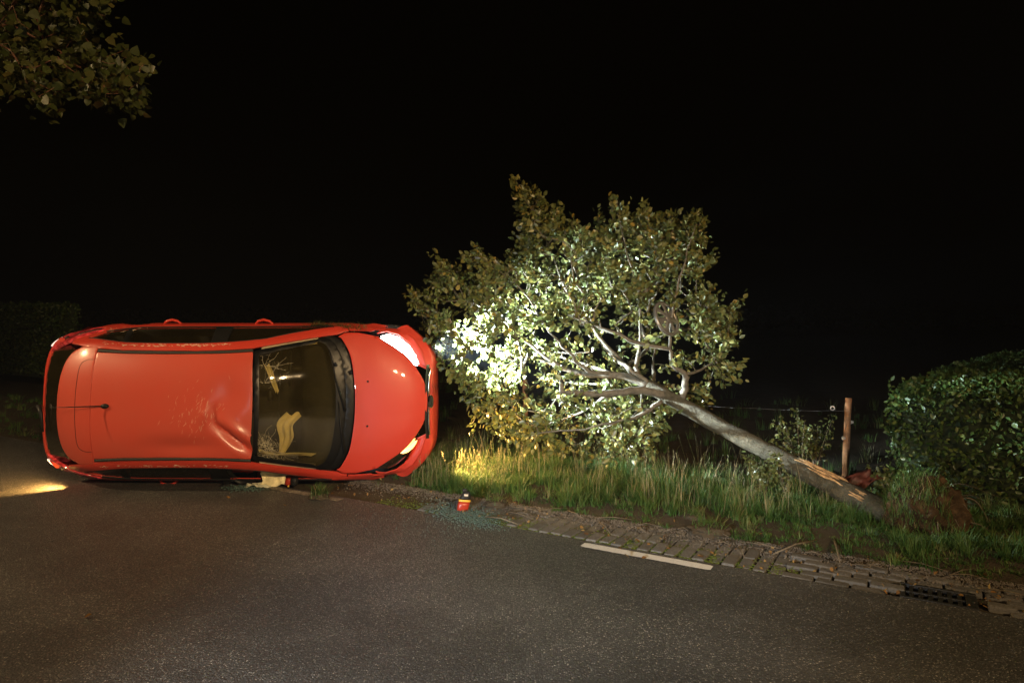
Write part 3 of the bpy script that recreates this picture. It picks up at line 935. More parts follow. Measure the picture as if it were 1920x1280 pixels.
    sp = [(-1.238, .585), (-1.238, -.585), (-1.33, -.60)] + smooth2([(-1.42, -.59), (-1.53, -.52), (-1.595, -.38), (-1.625, -.15), (-1.63, 0), (-1.625, .15), (-1.595, .38), (-1.53, .52), (-1.42, .59)], n=4) + [(-1.33, .60)]
    spo = panel('spoiler', sp, M['roof_paint'], car, step=.03, thick=.035, phys=True)
    line = smooth2([(-1.24, -.46), (-1.32, -.455), (-1.385, -.40), (-1.40, -.2), (-1.405, 0), (-1.40, .2), (-1.385, .40), (-1.32, .455), (-1.24, .46)], n=6)
    mb = MB(); mb.tube([S(*uq(x, v)) + Vector((0, 0, .0005)) for x, v in line], .0022, 5); mb.build('seam', M['black'], spo)
    bl = Vector((0, 0, 0))
    def rearfn(a, v):
        """tailgate surface below the spoiler: a 0 at glass top .. 1 at the lower glass edge .. 1.6 bumper"""
        prof = [(0, (-1.575, 1.275)), (1, (-2.00, .965)), (1.1, (-2.045, .935)), (1.35, (-2.055, .80)), (1.7, (-2.02, .62))]
        x = interp([(p[0], p[1][0]) for p in prof], a); w = interp([(p[0], p[1][1]) for p in prof], a)
        w -= .10 * abs(v / .6) ** 2.6 * max(0, 1 - a * .7)
        x += 1.15 * abs(v) ** 6 * (0.5 + a * .35) + .05 * v * v
        return Vector((x, v, w))
    glass_poly = smooth2([(.02, -.56), (.0, 0), (.02, .56)], n=6) + [(.3, .60)] + smooth2([(.75, .60), (.93, .53), (.985, .3), (1.0, 0), (.985, -.3), (.93, -.53), (.75, -.60)], n=4) + [(.3, -.60)]
    panel('rear_window', glass_poly, M['sideglass'], car, step=.06, thick=.004, fn=rearfn, bev=False)
    tg = smooth2([(.60, .66), (.78, .635), (.945, .55), (1.01, .3), (1.022, 0), (1.01, -.3), (.945, -.55), (.78, -.635), (.60, -.66)], n=4)
    tg += [(1.0, -.69), (1.3, -.70), (1.6, -.68), (1.66, 0), (1.6, .68), (1.3, .70), (1.0, .69)]
    tgo = panel('tailgate', tg, M['paint'], car, step=.06, thick=.02, fn=rearfn)
    # wiper of the rear window
    mb = MB(); mb.tube([rearfn(1.05, -.03) + Vector((-.03, 0, .03)), rearfn(.97, -.10) + Vector((-.025, 0, .035)), rearfn(.9, -.30) + Vector((-.02, 0, .03))], [.028, .02, .008], 8); mb.build('rear_wiper', M['black'], car)
    # ---------------- tail lights
    for sg in (1, -1):
        def tl(u, q): 
            return S(u, q) + Sn(u, q, 0) * .006
        poly = [(-1.44, 1.98), (-1.34, 1.84), (-1.40, 1.66), (-1.64, 1.30), (-1.83, 1.06), (-1.99, .90), (-2.05, 1.08), (-2.055, 1.5), (-2.04, 1.95), (-1.9, 2.16), (-1.64, 2.08)]
        Q = [(u, sg * q) for u, q in poly]
        t_ = panel('tail_light', Q, M['taillens'], car, off=.004, step=.05, thick=.03)
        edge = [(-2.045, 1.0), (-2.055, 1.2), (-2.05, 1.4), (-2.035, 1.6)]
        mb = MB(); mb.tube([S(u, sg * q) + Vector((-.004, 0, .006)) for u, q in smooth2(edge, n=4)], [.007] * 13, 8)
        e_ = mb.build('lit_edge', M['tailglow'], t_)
        mb = MB(); mb.tube([S(u, sg * q) + Vector((0, 0, .004)) for u, q in [(-1.40, 1.88), (-1.50, 1.80), (-1.66, 1.62), (-1.8, 1.42)]], [.012, .016, .012, .004], 8)
        mb.build('dark_lens', M['black'], t_)
        bmx = bmesh.new(); bmesh.ops.create_icosphere(bmx, subdivisions=2, radius=.028, matrix=Matrix.Translation(S(-1.90, sg * 1.45) + Vector((0, 0, -.006))))
        bmobj('bulb', bmx, M['chrome'], t_)
    # ---------------- windscreen
    base = smooth2([(.95, .70), (1.05, .655), (1.14, .50), (1.19, .25), (1.205, 0), (1.19, -.25), (1.14, -.50), (1.05, -.655), (.95, -.70)], n=5)
    sideL = [(.90, .675), (.6, .610), (.40, .562)]
    tope = [p for p in smooth2([(.345, .545), (.365, .45), (.385, .2), (.39, 0), (.385, -.2), (.365, -.45), (.345, -.545)], n=5)]
    sideR = [(x, -v) for x, v in sideL[::-1]]
    ws = base[::-1][::-1]
    outer = tope + sideR + base[::-1] + sideL
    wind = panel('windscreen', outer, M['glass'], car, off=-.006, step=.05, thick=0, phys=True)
    inner = []
    cx, cv = .78, 0
    for x, v in outer:
        f = .90 if x < .9 else .88
        inner.append((cx + (x - cx) * (.89 if x < cx else .78), v * .93))
    panel('windscreen_border', outer, M['frit'], wind, hole=[inner], off=-.003, step=.05, thick=.003, phys=True)
    # cracks: two impact stars and long runs
    def crackset(name, c, n, rmax, seed, rings=3):
        rnd = random.Random(seed)
        V = []; F = []
        def run(pts, wd):
            for i in range(len(pts) - 1):
                a, b = pts[i], pts[i + 1]
                d = Vector((b[0] - a[0], b[1] - a[1])); 
                if d.length < 1e-5: continue
                nn = Vector((-d.y, d.x)).normalized() * wd
                k = len(V)
                for (x, v) in ((a[0] + nn.x, a[1] + nn.y), (a[0] - nn.x, a[1] - nn.y), (b[0] - nn.x, b[1] - nn.y), (b[0] + nn.x, b[1] + nn.y)):
                    p = S(*uq(x, v)); p.z += .0015; V.append(p)
                F.append((k, k + 1, k + 2, k + 3))
        def ok(p): return inside(p, inner)
        for i in range(n):
            a = rnd.uniform(0, 6.283); r = 0.01; pts = [(c[0] + .01 * math.cos(a), c[1] + .01 * math.sin(a))]
            R = rmax * rnd.uniform(.25, 1) ** 1.6
            while r < R:
                a += rnd.uniform(-1, 1) * .012 / (r + .03); r += rnd.uniform(.015, .035)
                p = (c[0] + r * math.cos(a), c[1] + r * math.sin(a))
                if not ok(p): break
                pts.append(p)
            if len(pts) > 1: run(pts, rnd.uniform(.0004, .0010))
        for i in range(n * rings):
            a = rnd.uniform(0, 6.283); r = rmax * .45 * rnd.random() ** 1.3 + .01; da = rnd.uniform(.15, .5)
            pts = [(c[0] + r * math.cos(a + da * k / 3) * rnd.uniform(.95, 1.05), c[1] + r * math.sin(a + da * k / 3) * rnd.uniform(.95, 1.05)) for k in range(4)]
            if all(ok(p) for p in pts): run(pts, rnd.uniform(.0003, .0009))
        if V: tag(mobj('crack', V, F, M['crack'], wind, False), kind='stuff')
    crackset('c', (.49, -.42), 24, .30, 3, 3)
    crackset('c', (.45, -.37), 16, .2, 8, 10)
    crackset('c', (.53, -.50), 14, .24, 11, 7)
    crackset('c', (.455, .40), 12, .26, 5, 2)
    crackset('c', (.55, -.47), 8, .85, 6, 0)
    crackset('c', (.47, .22), 6, .45, 9, 1)
    # cowl with wipers
    cow = base + [(1.02, -.735)] + smooth2([(1.13, -.675), (1.22, -.50), (1.27, -.25), (1.285, 0), (1.27, .25), (1.22, .50), (1.13, .675)], n=5) + [(1.02, .735)]
    panel('cowl', cow, M['frit'], car, off=-.014, step=.05, thick=.006, phys=True)
    for a, b, r in (((1.20, -.08), (1.03, .56), .012), ((1.19, -.52), (1.135, .02), .011)):
        mb = MB(); mb.tube([S(*uq(*a)) + Vector((0, 0, .012)), S(*uq((a[0] + b[0]) / 2, (a[1] + b[1]) / 2)) + Vector((0, 0, .018)), S(*uq(*b)) + Vector((0, 0, .008))], [r, r * .7, r * .5], 8)
        w_ = mb.build('wiper', M['black'], car)
    # ---------------- bonnet
    rear_e = smooth2([(1.10, .70), (1.145, .67), (1.235, .50), (1.282, .25), (1.296, 0), (1.282, -.25), (1.235, -.50), (1.145, -.67), (1.10, -.70)], n=5)
    front_e = smooth2([(1.665, -.60), (1.80, -.50), (1.90, -.38), (2.0, -.2), (2.03, 0), (2.0, .2), (1.90, .38), (1.80, .50), (1.665, .60)], n=5)
    sideb = [(1.50, .705), (1.30, .745), (1.16, .742)]
    bon = rear_e + [(x, -v) for x, v in sideb[::-1]] + front_e + sideb
    bonnet = panel('bonnet', bon, M['paint'], car, step=.035, thick=.012, phys=True)
    for v in (.225, -.245):
        p = S(*uq(1.42, v))
        bmx = bmesh.new(); bmesh.ops.create_cone(bmx, cap_ends=True, segments=12, radius1=.012, radius2=.007, depth=.012, matrix=Matrix.Translation(p + Vector((0, 0, .005))))
        bmobj('washer_nozzle', bmx, M['black'], bonnet)
    # ---------------- headlights
    for sg in (1, -1):
        hl = [(1.50, .73), (1.58, .755), (1.70, .72), (1.82, .62), (1.905, .50), (1.95, .395), (1.88, .415), (1.805, .515), (1.668, .615)]
        hl = [(x, sg * v) for x, v in hl]
        h = empty('headlight', parent=car)
        if sg > 0: h['label'] = 'lit white headlight'
        else: h['label'] = 'damaged headlight glowing amber'
        panel('lens', hl, M['lens'], h, off=.002, step=.04, thick=0, phys=True)
        c = Vector((sum(p[0] for p in hl) / len(hl), sum(p[1] for p in hl) / len(hl)))
        k = .93 if sg > 0 else .40
        cc = c if sg > 0 else Vector((1.855, -.50))
        hl2 = [(cc.x + (p[0] - c.x) * k + (.015 if sg > 0 else 0), cc.y + (p[1] - c.y) * k) for p in hl]
        panel('lit_reflector', hl2, M['headglow'] if sg > 0 else M['headglow2'], h, off=-.02, step=.04, thick=0, phys=True)
        panel('housing', hl, M['chrome'], h, off=-.045, step=.06, thick=0, phys=True)
    # strips of skin round the lamps
    for sg in (1, -1):
        bmp = [(1.49, .742), (1.58, .768), (1.70, .735), (1.83, .632), (1.915, .512), (1.965, .40), (2.01, .385), (1.96, .55), (1.87, .68), (1.76, .76), (1.66, .80), (1.52, .808)]
        panel('lamp_surround', [(x, sg * v) for x, v in bmp], M['paint'], car, off=-.002, step=.04, thick=.012, phys=True)
    # ---------------- nose: bumper, grille, badge
    def nose(v, w):
        base_x = interp([(.18, 2.00), (.3, 2.09), (.5, 2.12), (.62, 2.115), (.70, 2.09), (.76, 2.055), (.82, 2.01)], w)
        return Vector((base_x - .07 * v * v - 1.5 * max(0, abs(v) - .40) ** 2, v, w))
    def wtop(v): 
        av = abs(v)
        return interp([(0, .800), (.2, .795), (.4, .765), (.6, .715), (.8, .66)], av)
    V = []; F = []
    vsn = np.linspace(-.84, .84, 57)
    lv = [1.0, .985, .94, .9, .8, .7, .55, .4, .25, .1, 0]
    for v in vsn:
        bl_ = max(0, min(1, (abs(v) - .33) / .06)); bl_ = bl_ * bl_ * (3 - 2 * bl_)
        a0 = nose(v, wtop(v) - .05); a0.x -= .03
        sk = S(2.035, v / interp(VR, 2.035) if abs(v) <= .74 else math.copysign(1 + min(1, (abs(v) - .74) / .06), v)); sk.z -= .012; sk.x -= .03
        for g_ in (1.0, .66, .33):
            p = a0.lerp(sk, bl_ * g_); p.z += .012 * bl_ * math.sin(g_ * math.pi); V.append(p)
        for f in lv:
            w = .2 + (wtop(v) - .05 - .2) * f
            p = nose(v, w)
            if f == 1.0: p.x -= .012
            V.append(p)
    n = len(lv) + 3
    for i in range(len(vsn) - 1):
        for j in range(n - 1): F.append((i * n + j, i * n + j + 1, (i + 1) * n + j + 1, (i + 1) * n + j))
    bump = mobj('front_bumper', V, F, M['paint'], car)
    # lower black intake on the bumper
    V = []; F = []
    vv = np.linspace(-.5, .5, 21)
    for v in vv:
        for w in (.27, .36, .45): p = nose(v, w); p.x += .006; V.append(p)
    for i in range(20):
        for j in range(2): F.append((i * 3 + j, i * 3 + j + 1, i * 3 + 4 + j, i * 3 + 3 + j))
    mobj('air_intake', V, F, M['black'], bump)
    V = []; F = []     # dark slot between bonnet and bumper, with a chrome bar
    for v in np.linspace(-.40, .40, 25):
        for w, dx in ((wtop(v) - .005, -.025), (wtop(v) - .03, -.016), (wtop(v) - .06, -.03)): p = nose(v, w); p.x += dx; V.append(p)
    for i in range(24):
        for j in range(2): F.append((i * 3 + j, i * 3 + j + 1, i * 3 + 4 + j, i * 3 + 3 + j))
    gr = mobj('grille', V, F, M['black'], car)
    for r0, r1 in ((-.36, -.075), (.075, .36)):
        mb = MB(); mb.tube([nose(v, wtop(v) - .028) + Vector((-.004, 0, 0)) for v in np.linspace(r0, r1, 9)], .009, 8); mb.build('chrome_bar', M['chrome'], gr)
    bmx = bmesh.new()
    Mt = Matrix.Translation(nose(.0, .755) + Vector((.006, 0, 0))) @ Matrix.Rotation(math.radians(58), 4, 'Y') @ Matrix.Diagonal((.5, 1, 1, 1))
    bmesh.ops.create_cone(bmx, cap_ends=True, segments=28, radius1=.078, radius2=.07, depth=.02, matrix=Mt)
    bd = bmobj('badge', bmx, M['chrome'], car, False)
    bmx = bmesh.new(); Mt2 = Matrix.Translation(nose(.0, .755) + Vector((.0145, 0, .006))) @ Matrix.Rotation(math.radians(58), 4, 'Y') @ Matrix.Diagonal((.5, 1, 1, 1))
    bmesh.ops.create_cone(bmx, cap_ends=True, segments=28, radius1=.066, radius2=.06, depth=.014, matrix=Mt2); bmobj('badge_face', bmx, M['black'], bd, False)
    # rear bumper
    V = []; F = []
    for v in np.linspace(-.82, .82, 31):
        for w, x in ((.70, -2.03), (.6, -2.10), (.45, -2.11), (.3, -2.06), (.2, -1.98)):
            V.append(Vector((x + 1.0 * abs(v) ** 6 * .9 + .04 * v * v, v, w)))
    for i in range(30):
        for j in range(4): F.append((i * 5 + j, i * 5 + 5 + j, i * 5 + 6 + j, i * 5 + 1 + j))
    mobj('rear_bumper', V, F, M['paint'], car)
    # underbody and wheels
    bm = bmesh.new(); add_box(bm, (0, 0, .24), (3.7, 1.3, .1), bevel=.03); bmobj('underbody', bm, M['under'], car)
    for x in (1.38, -1.11):
        for sg in (1, -1):
            w = empty('wheel', (x, sg * .745, .295), parent=car)
            prof = [(.20, -.095), (.27, -.105), (.292, -.09), (.295, 0), (.292, .09), (.27, .105), (.20, .095)]
            V = []; F = []; N = 32
            for k in range(N):
                a = 2 * math.pi * k / N
                for r, y in prof: V.append((r * math.cos(a), y, r * math.sin(a)))
            m_ = len(prof)
            for k in range(N):
                for j in range(m_ - 1):
                    k2 = (k + 1) % N
                    F.append((k * m_ + j, k2 * m_ + j, k2 * m_ + j + 1, k * m_ + j + 1))
            mobj('tyre', V, F, M['rubber'], w)
            bm = bmesh.new()
            bmesh.ops.create_cone(bm, cap_ends=True, segments=32, radius1=.2, radius2=.2, depth=.1, matrix=Matrix.Rotation(math.pi / 2, 4, 'X'))
            for k in range(5):
                add_box(bm, (.1 * math.cos(k * 1.2566), sg * .075, .1 * math.sin(k * 1.2566)), (.2, .04, .04), rot=Matrix.Rotation(-k * 1.2566, 3, 'Y'), bevel=.008)
            bmobj('rim', bm, M['alloy'], w, False)
    # aerial
    p = S(*uq(-1.075, .0))
    an = empty('aerial', p, parent=car)
    bm = bmesh.new(); bmesh.ops.create_uvsphere(bm, u_segments=16, v_segments=10, radius=.03, matrix=Matrix.Translation((0, 0, .008)) @ Matrix.Diagonal((1.35, .85, .75, 1))); bmobj('base', bm, M['black'], an)
    mb = MB(); mb.tube([(-.02, 0, .015), (-.16, .0, .07), (-.42, 0, .20)], [.007, .006, .0022], 8); mb.build('mast', M['black'], an)
    # upper wing mirror torn off; the lower one is crushed under the car
    # ---------------- interior
    inn = empty('interior', parent=car)
    def soft(name, c, size, mat, bev=.05, rot=None, tw=0.0, par=None):
        bm = bmesh.new(); add_box(bm, (0, 0, 0), size, bevel=bev)
        o = bmobj(name, bm, mat, par or inn); o.location = c
        if rot: o.rotation_euler = rot
        return o
    soft('floor', (-.3, 0, .33), (2.9, 1.45, .06), M['trimdark'], .02)
    soft('rear_bulkhead', (-1.72, 0, .62), (.06, 1.2, .6), M['trimdark'], .02)
    # dashboard follows the windscreen base
    V = []; F = []
    for i, v in enumerate(np.linspace(-.72, .72, 15)):
        for x, w in ((1.20 - .35 * v * v, .955), (1.0 - .3 * v * v, .945), (.80 - .2 * v * v, .925), (.70 - .15 * v * v, .86), (.74, .6)): V.append((x, v, w - .05 * abs(v)))
    for i in range(14):
        for j in range(4): F.append((i * 5 + j, i * 5 + 5 + j, i * 5 + 6 + j, i * 5 + 1 + j))
    mobj('dashboard', V, F, M['trimdark'], inn)
    V = []
    ring = [(.56 + .06 * math.sin(a), .36 + .18 * math.cos(a), .88 + .17 * math.sin(a)) for a in np.linspace(0, 2 * math.pi, 25)]
    mb = MB(); mb.tube(ring, .016, 8, False); mb.tube([(.70, .36, .80), (.56, .36, .88)], .03, 8); mb.build('steering_wheel', M['black'], inn)
    for y in (.36, -.36):
        s_ = soft('seat', (.12, y, .62), (.50, .50, .16), M['fabric'], .06)
        soft('backrest', (-.26, 0, .30), (.16, .48, .60), M['fabric'], .06, (0, -.25, 0), par=s_)
        soft('headrest', (-.36, 0, .68), (.10, .25, .17), M['fabric'], .045, (0, -.2, 0), par=s_)
    soft('rear_bench', (-.9, 0, .58), (.5, 1.2, .2), M['fabric'], .06)
    soft('rear_backrest', (-1.2, 0, .85), (.16, 1.2, .55), M['fabric'], .06, (0, -.3, 0))
    for y in (-.36, 0, .36): soft('rear_headrest', (-1.27, y, 1.16), (.08, .22, .15), M['fabric'], .035)
    # pale pillar linings and headliner edge
    for sg in (1, -1):
        V = []; F = []
        us = np.linspace(.40, .90, 14)
        for u in us:
            for a, dz in ((.955, -.03), (.90, -.022), (.865, -.03)):
                p = S(u, sg * a); p.z += dz; V.append(p)
        for i in range(len(us) - 1):
            for j in range(2): F.append((i * 3 + j, i * 3 + 3 + j, i * 3 + 4 + j, i * 3 + 1 + j))
        mobj('pillar_lining', V, F, M['trimlight'], inn)
    V = []; F = []
    us = np.linspace(-1.2, .30, 16); qs = np.linspace(-.95, .95, 15)
    for u in us:
        for q in qs: p = S(u, q, dented=True); p.z -= .11; V.append(p)
    for i in range(15):
        for j in range(14): F.append((i * 15 + j, i * 15 + 15 + j, i * 15 + 16 + j, i * 15 + 1 + j))
    mobj('headliner', V, F, M['trimdark'], inn)
    # hanging curtain airbag (lower side) and torn sun visor (upper side)
    def cloth(name, pts, width, mat, par, wave=.02, n=10, m=7, seed=0):
        c = catmull(pts, 5); V = []; F = []
        for i, p in enumerate(c):
            f = i / (len(c) - 1)
            for j in range(m):
                g = j / (m - 1) - .5
                wv = width * (0.75 + .35 * math.sin(f * 3 + seed))
                V.append(p + Vector((g * wv, .02 * math.sin(g * 9 + f * 4), wave * math.sin(g * 14 + seed + f * 3) + .01 * noise.noise(p * 9 + Vector((g, 0, seed))))))
        for i in range(len(c) - 1):
            for j in range(m - 1): F.append((i * m + j, i * m + j + 1, (i + 1) * m + j + 1, (i + 1) * m + j))
        return mobj(name, V, F, mat, par)
    cloth('curtain_airbag', [(.70, -.10, 1.14), (.62, -.20, 1.17), (.63, -.33, 1.15), (.60, -.44, 1.12), (.56, -.52, 1.10)], .15, M['airbag'], inn, .016, m=22, seed=1)
    cloth('sun_visor', [(.47, .40, 1.30), (.50, .32, 1.29), (.52, .24, 1.27), (.555, .12, 1.24)], .075, M['airbag'], inn, .008, m=9, seed=2)
    # rear view mirror mount
    soft('mirror_mount', (.50, .10, 1.28), (.05, .12, .08), M['black'], .02)
    cloth('crumpled_lining', [(.40, -.47, 1.24), (.50, -.50, 1.18), (.62, -.515, 1.12), (.84, -.54, 1.0)], .12, M['airbag'], inn, .01, m=5, seed=4)
    # scratches on the rails and roof
    def scr(x, v, L, a, wd, par):
        V = []; F = []
        for i in range(7):
            f = i / 6 - .5
            for s_ in (-1, 1):
                ww = wd * (1 - (2 * f) ** 2) * s_ * random.uniform(.5, 1.2)
                px = x + math.cos(a) * L * f - math.sin(a) * ww; pv = v + math.sin(a) * L * f + math.cos(a) * ww
                p = S(*uq(px, pv), dented=True); p.z += .0015; V.append(p)
        for i in range(6): F.append((i * 2, i * 2 + 1, i * 2 + 3, i * 2 + 2))
        return V, F
    mb = MB()
    for i in range(150):
        x = random.uniform(-1.2, .1); sd = 1 if i % 3 else -1
        v = sd * (interp(VR, x) * random.uniform(.99, 1.03)); mb.add(*scr(x, v, random.uniform(.01, .05), random.uniform(-.3, .3), random.uniform(.0012, .004), None))
    for i in range(90):
        x = random.gauss(-.15, .14); v = random.gauss(-.05, .13); mb.add(*scr(x, v, random.uniform(.015, .06), random.gauss(1.2, .25), random.uniform(.0005, .0014), None))
    for i in range(22):
        x = random.uniform(-1.45, -.9); v = .78 + random.uniform(-.03, .02); mb.add(*scr(x, v, random.uniform(.01, .06), random.uniform(-.5, .5), random.uniform(.0015, .004), None))
    o = mb.build('scratches', M['scratch'], car); tag(o, kind='stuff')
    # the lamps' light
    for nm, x, v, w, tgt, col, pw, size, cone in (
        ('headlight_beam', 2.07, .58, .74, (4.6, .72, .44), (.74, .91, 1.0), P_HEAD_UP, .06, 88),
        ('amber_beam', 2.13, -.48, .74, (4.0, -.60, .80), (1.0, .60, .20), P_HEAD_LOW, .04, 120),
        ('tail_beam', -1.69, -.795, 1.06, (-3.4, -.95, 1.00), (1.0, .52, .13), P_TAIL, .07, 95)):
        a = CAR_M @ Vector((x, v, w)); b = CAR_M @ Vector(tgt)
        lamp(nm, 'SPOT', a, b, col, pw, size, cone, .7)
    return car
CAR = build_car()

# ================================================================== LEAVES AND TREES
LEAF = {
 'oval': np.array([(0, 0, 0), (.31, .30, .09), (.30, .64, .07), (0, 1.06, -.06), (-.30, .64, .07), (-.31, .30, .09)]),
 'long': np.array([(0, 0, 0), (.27, .32, .07), (.25, .68, .05), (0, 1.05, -.06), (-.25, .68, .05), (-.27, .32, .07)]),
 'heart': np.array([(0, 0, 0), (.46, .10, .05), (.40, .52, .04), (0, 1, -.08), (-.40, .52, .04), (-.46, .10, .05)]),
}
LQ = np.array([(0, 1, 2, 3), (0, 3, 4, 5)])
def rand_rot(n, up=0.0, ydir=None):
    """random frames: y axis = leaf length, z axis = leaf normal; up pulls the normals upward"""
    y = RNG.normal(size=(n, 3)); y[:, 2] -= .25
    if ydir is not None: y = y * .55 + ydir * 1.0
    y /= np.linalg.norm(y, axis=1)[:, None]
    z = RNG.normal(size=(n, 3)); z[:, 2] += up
    z -= y * (y * z).sum(1)[:, None]; z /= np.linalg.norm(z, axis=1)[:, None]
    x = np.cross(y, z)
    return np.stack([x, y, z], 2)          # columns
def leaves_mesh(name, P, size, mat, kind='oval', up=.4, tint=None, R=None):
    n = len(P)
    if R is None: R = rand_rot(n, up)
    L = LEAF[kind]
    V = np.einsum('nij,kj->nki', R, L) * np.asarray(size).reshape(-1, 1, 1) + np.asarray(P)[:, None, :]
    Q = (np.arange(n)[:, None, None] * 6 + LQ[None]).reshape(-1, 4)
    if tint is None: tint = np.clip(RNG.normal(.5, .22, n), 0, 1)
    return fastmesh(name, V.reshape(-1, 3), Q, mat, np.repeat(tint, 6)), R, tint
def leaf_split(thing, P, size, mat, kind, up, near=300, loc=Vector((0, 0, 0)), part='leaf', tint=None, ydir=None):
    """the `near` leaves that show largest are parts of their own, the rest one mass"""
    P = np.asarray(P); size = np.asarray(size)
    n = len(P)
    R = rand_rot(n, up, ydir)
    if tint is None: tint = np.clip(RNG.normal(.5, .22, n), 0, 1)
    facing = np.abs((R[:, :, 2] * (P - np.array((0, 0, EYE)))).sum(1)) / np.linalg.norm(P, axis=1)
    score = size / P[:, 1] * facing - 0.004 * (P[:, 1] - P[:, 1].min())
    infr = (np.abs(P[:, 0] / P[:, 1]) < .74)
    score = np.where(infr, score, -9)
    order = np.argsort(-score)
    a, b = order[:near], order[near:]
    me, _, _ = leaves_mesh('foliage', P[b] - np.array(loc), size[b], mat, kind, up, tint[b], R[b])
    o = link('foliage', me, thing); tag(o, kind='stuff')
    protos = []
    for q in range(5):
        V = LEAF[kind]
        protos.append(fastmesh(part, V, LQ, mat, np.full(6, (q + .5) / 5)))
    for i in a:
        o = bpy.data.objects.new(part, protos[min(4, int(tint[i] * 5))])
        COL.objects.link(o)
        o.parent = thing
        m = np.eye(4); m[:3, :3] = R[i] * size[i]; m[:3, 3] = P[i] - np.array(loc)
        o.matrix_local = Matrix(m.tolist())

def in_poly(px, py, poly):
    return inside((px, py), poly)

def grow(nodes, parents, attract, wdist=1.0):
    """join every attractor to the closest existing node; new intermediate nodes keep twigs smooth"""
    P = [np.array(p) for p in nodes]; par = list(parents)
    A = np.array(P)
    depth = [0.0] * len(P)
    for i in range(len(P)):
        depth[i] = 0 if par[i] < 0 else depth[par[i]] + np.linalg.norm(P[i] - P[par[i]])
    tips = []
    for a in attract:
        D = np.linalg.norm(np.array(P) - a, axis=1)
        cost = D * D + .12 * np.array(depth)*D
        j = int(np.argmin(cost))
        prev = j
        n = max(1, int(D[j] / .13))
        base = P[j].copy()
        # leave in a direction blended with the parent's own heading
        if par[j] >= 0:
            h = P[j] - P[par[j]]; h = h / (np.linalg.norm(h) + 1e-9)
        else: h = (a - base) / (D[j] + 1e-9)
        for k in range(1, n + 1):
            f = k / n
            c = base + (a - base) * f + h * D[j] * .22 * math.sin(f * math.pi) * (1 - f) + RNG.normal(size=3) * .012 * (f < 1)
            P.append(c); par.append(prev); depth.append(depth[prev] + np.linalg.norm(c - P[prev])); prev = len(P) - 1
        tips.append(prev)
    return P, par, tips

def limb_meshes(thing, P, par, rad, root_of, mat, names, nseg=6):
    """continuous chains of nodes -> tubes, collected per main limb"""
    kids = {}
    for i, p in enumerate(par): kids.setdefault(p, []).append(i)
    bins = {}
    stack = [(r, None) for r in kids.get(-1, [])]
    while stack:
        i, prev = stack.pop()
        chain = ([prev] if prev is not None else []) + [i]
        while True:
            ks = kids.get(chain[-1], [])
            if not ks: break
            ks = sorted(ks, key=lambda k: -rad[k])
            for k in ks[1:]: stack.append((k, chain[-1]))
            chain.append(ks[0])
        if len(chain) < 2: continue
        r = [rad[c] for c in chain]
        if prev is not None: r[0] = r[1]
        bins.setdefault(root_of[i], MB()).tube([P[c] for c in chain], r, nseg if max(r) > .006 else 4, True)
    return bins

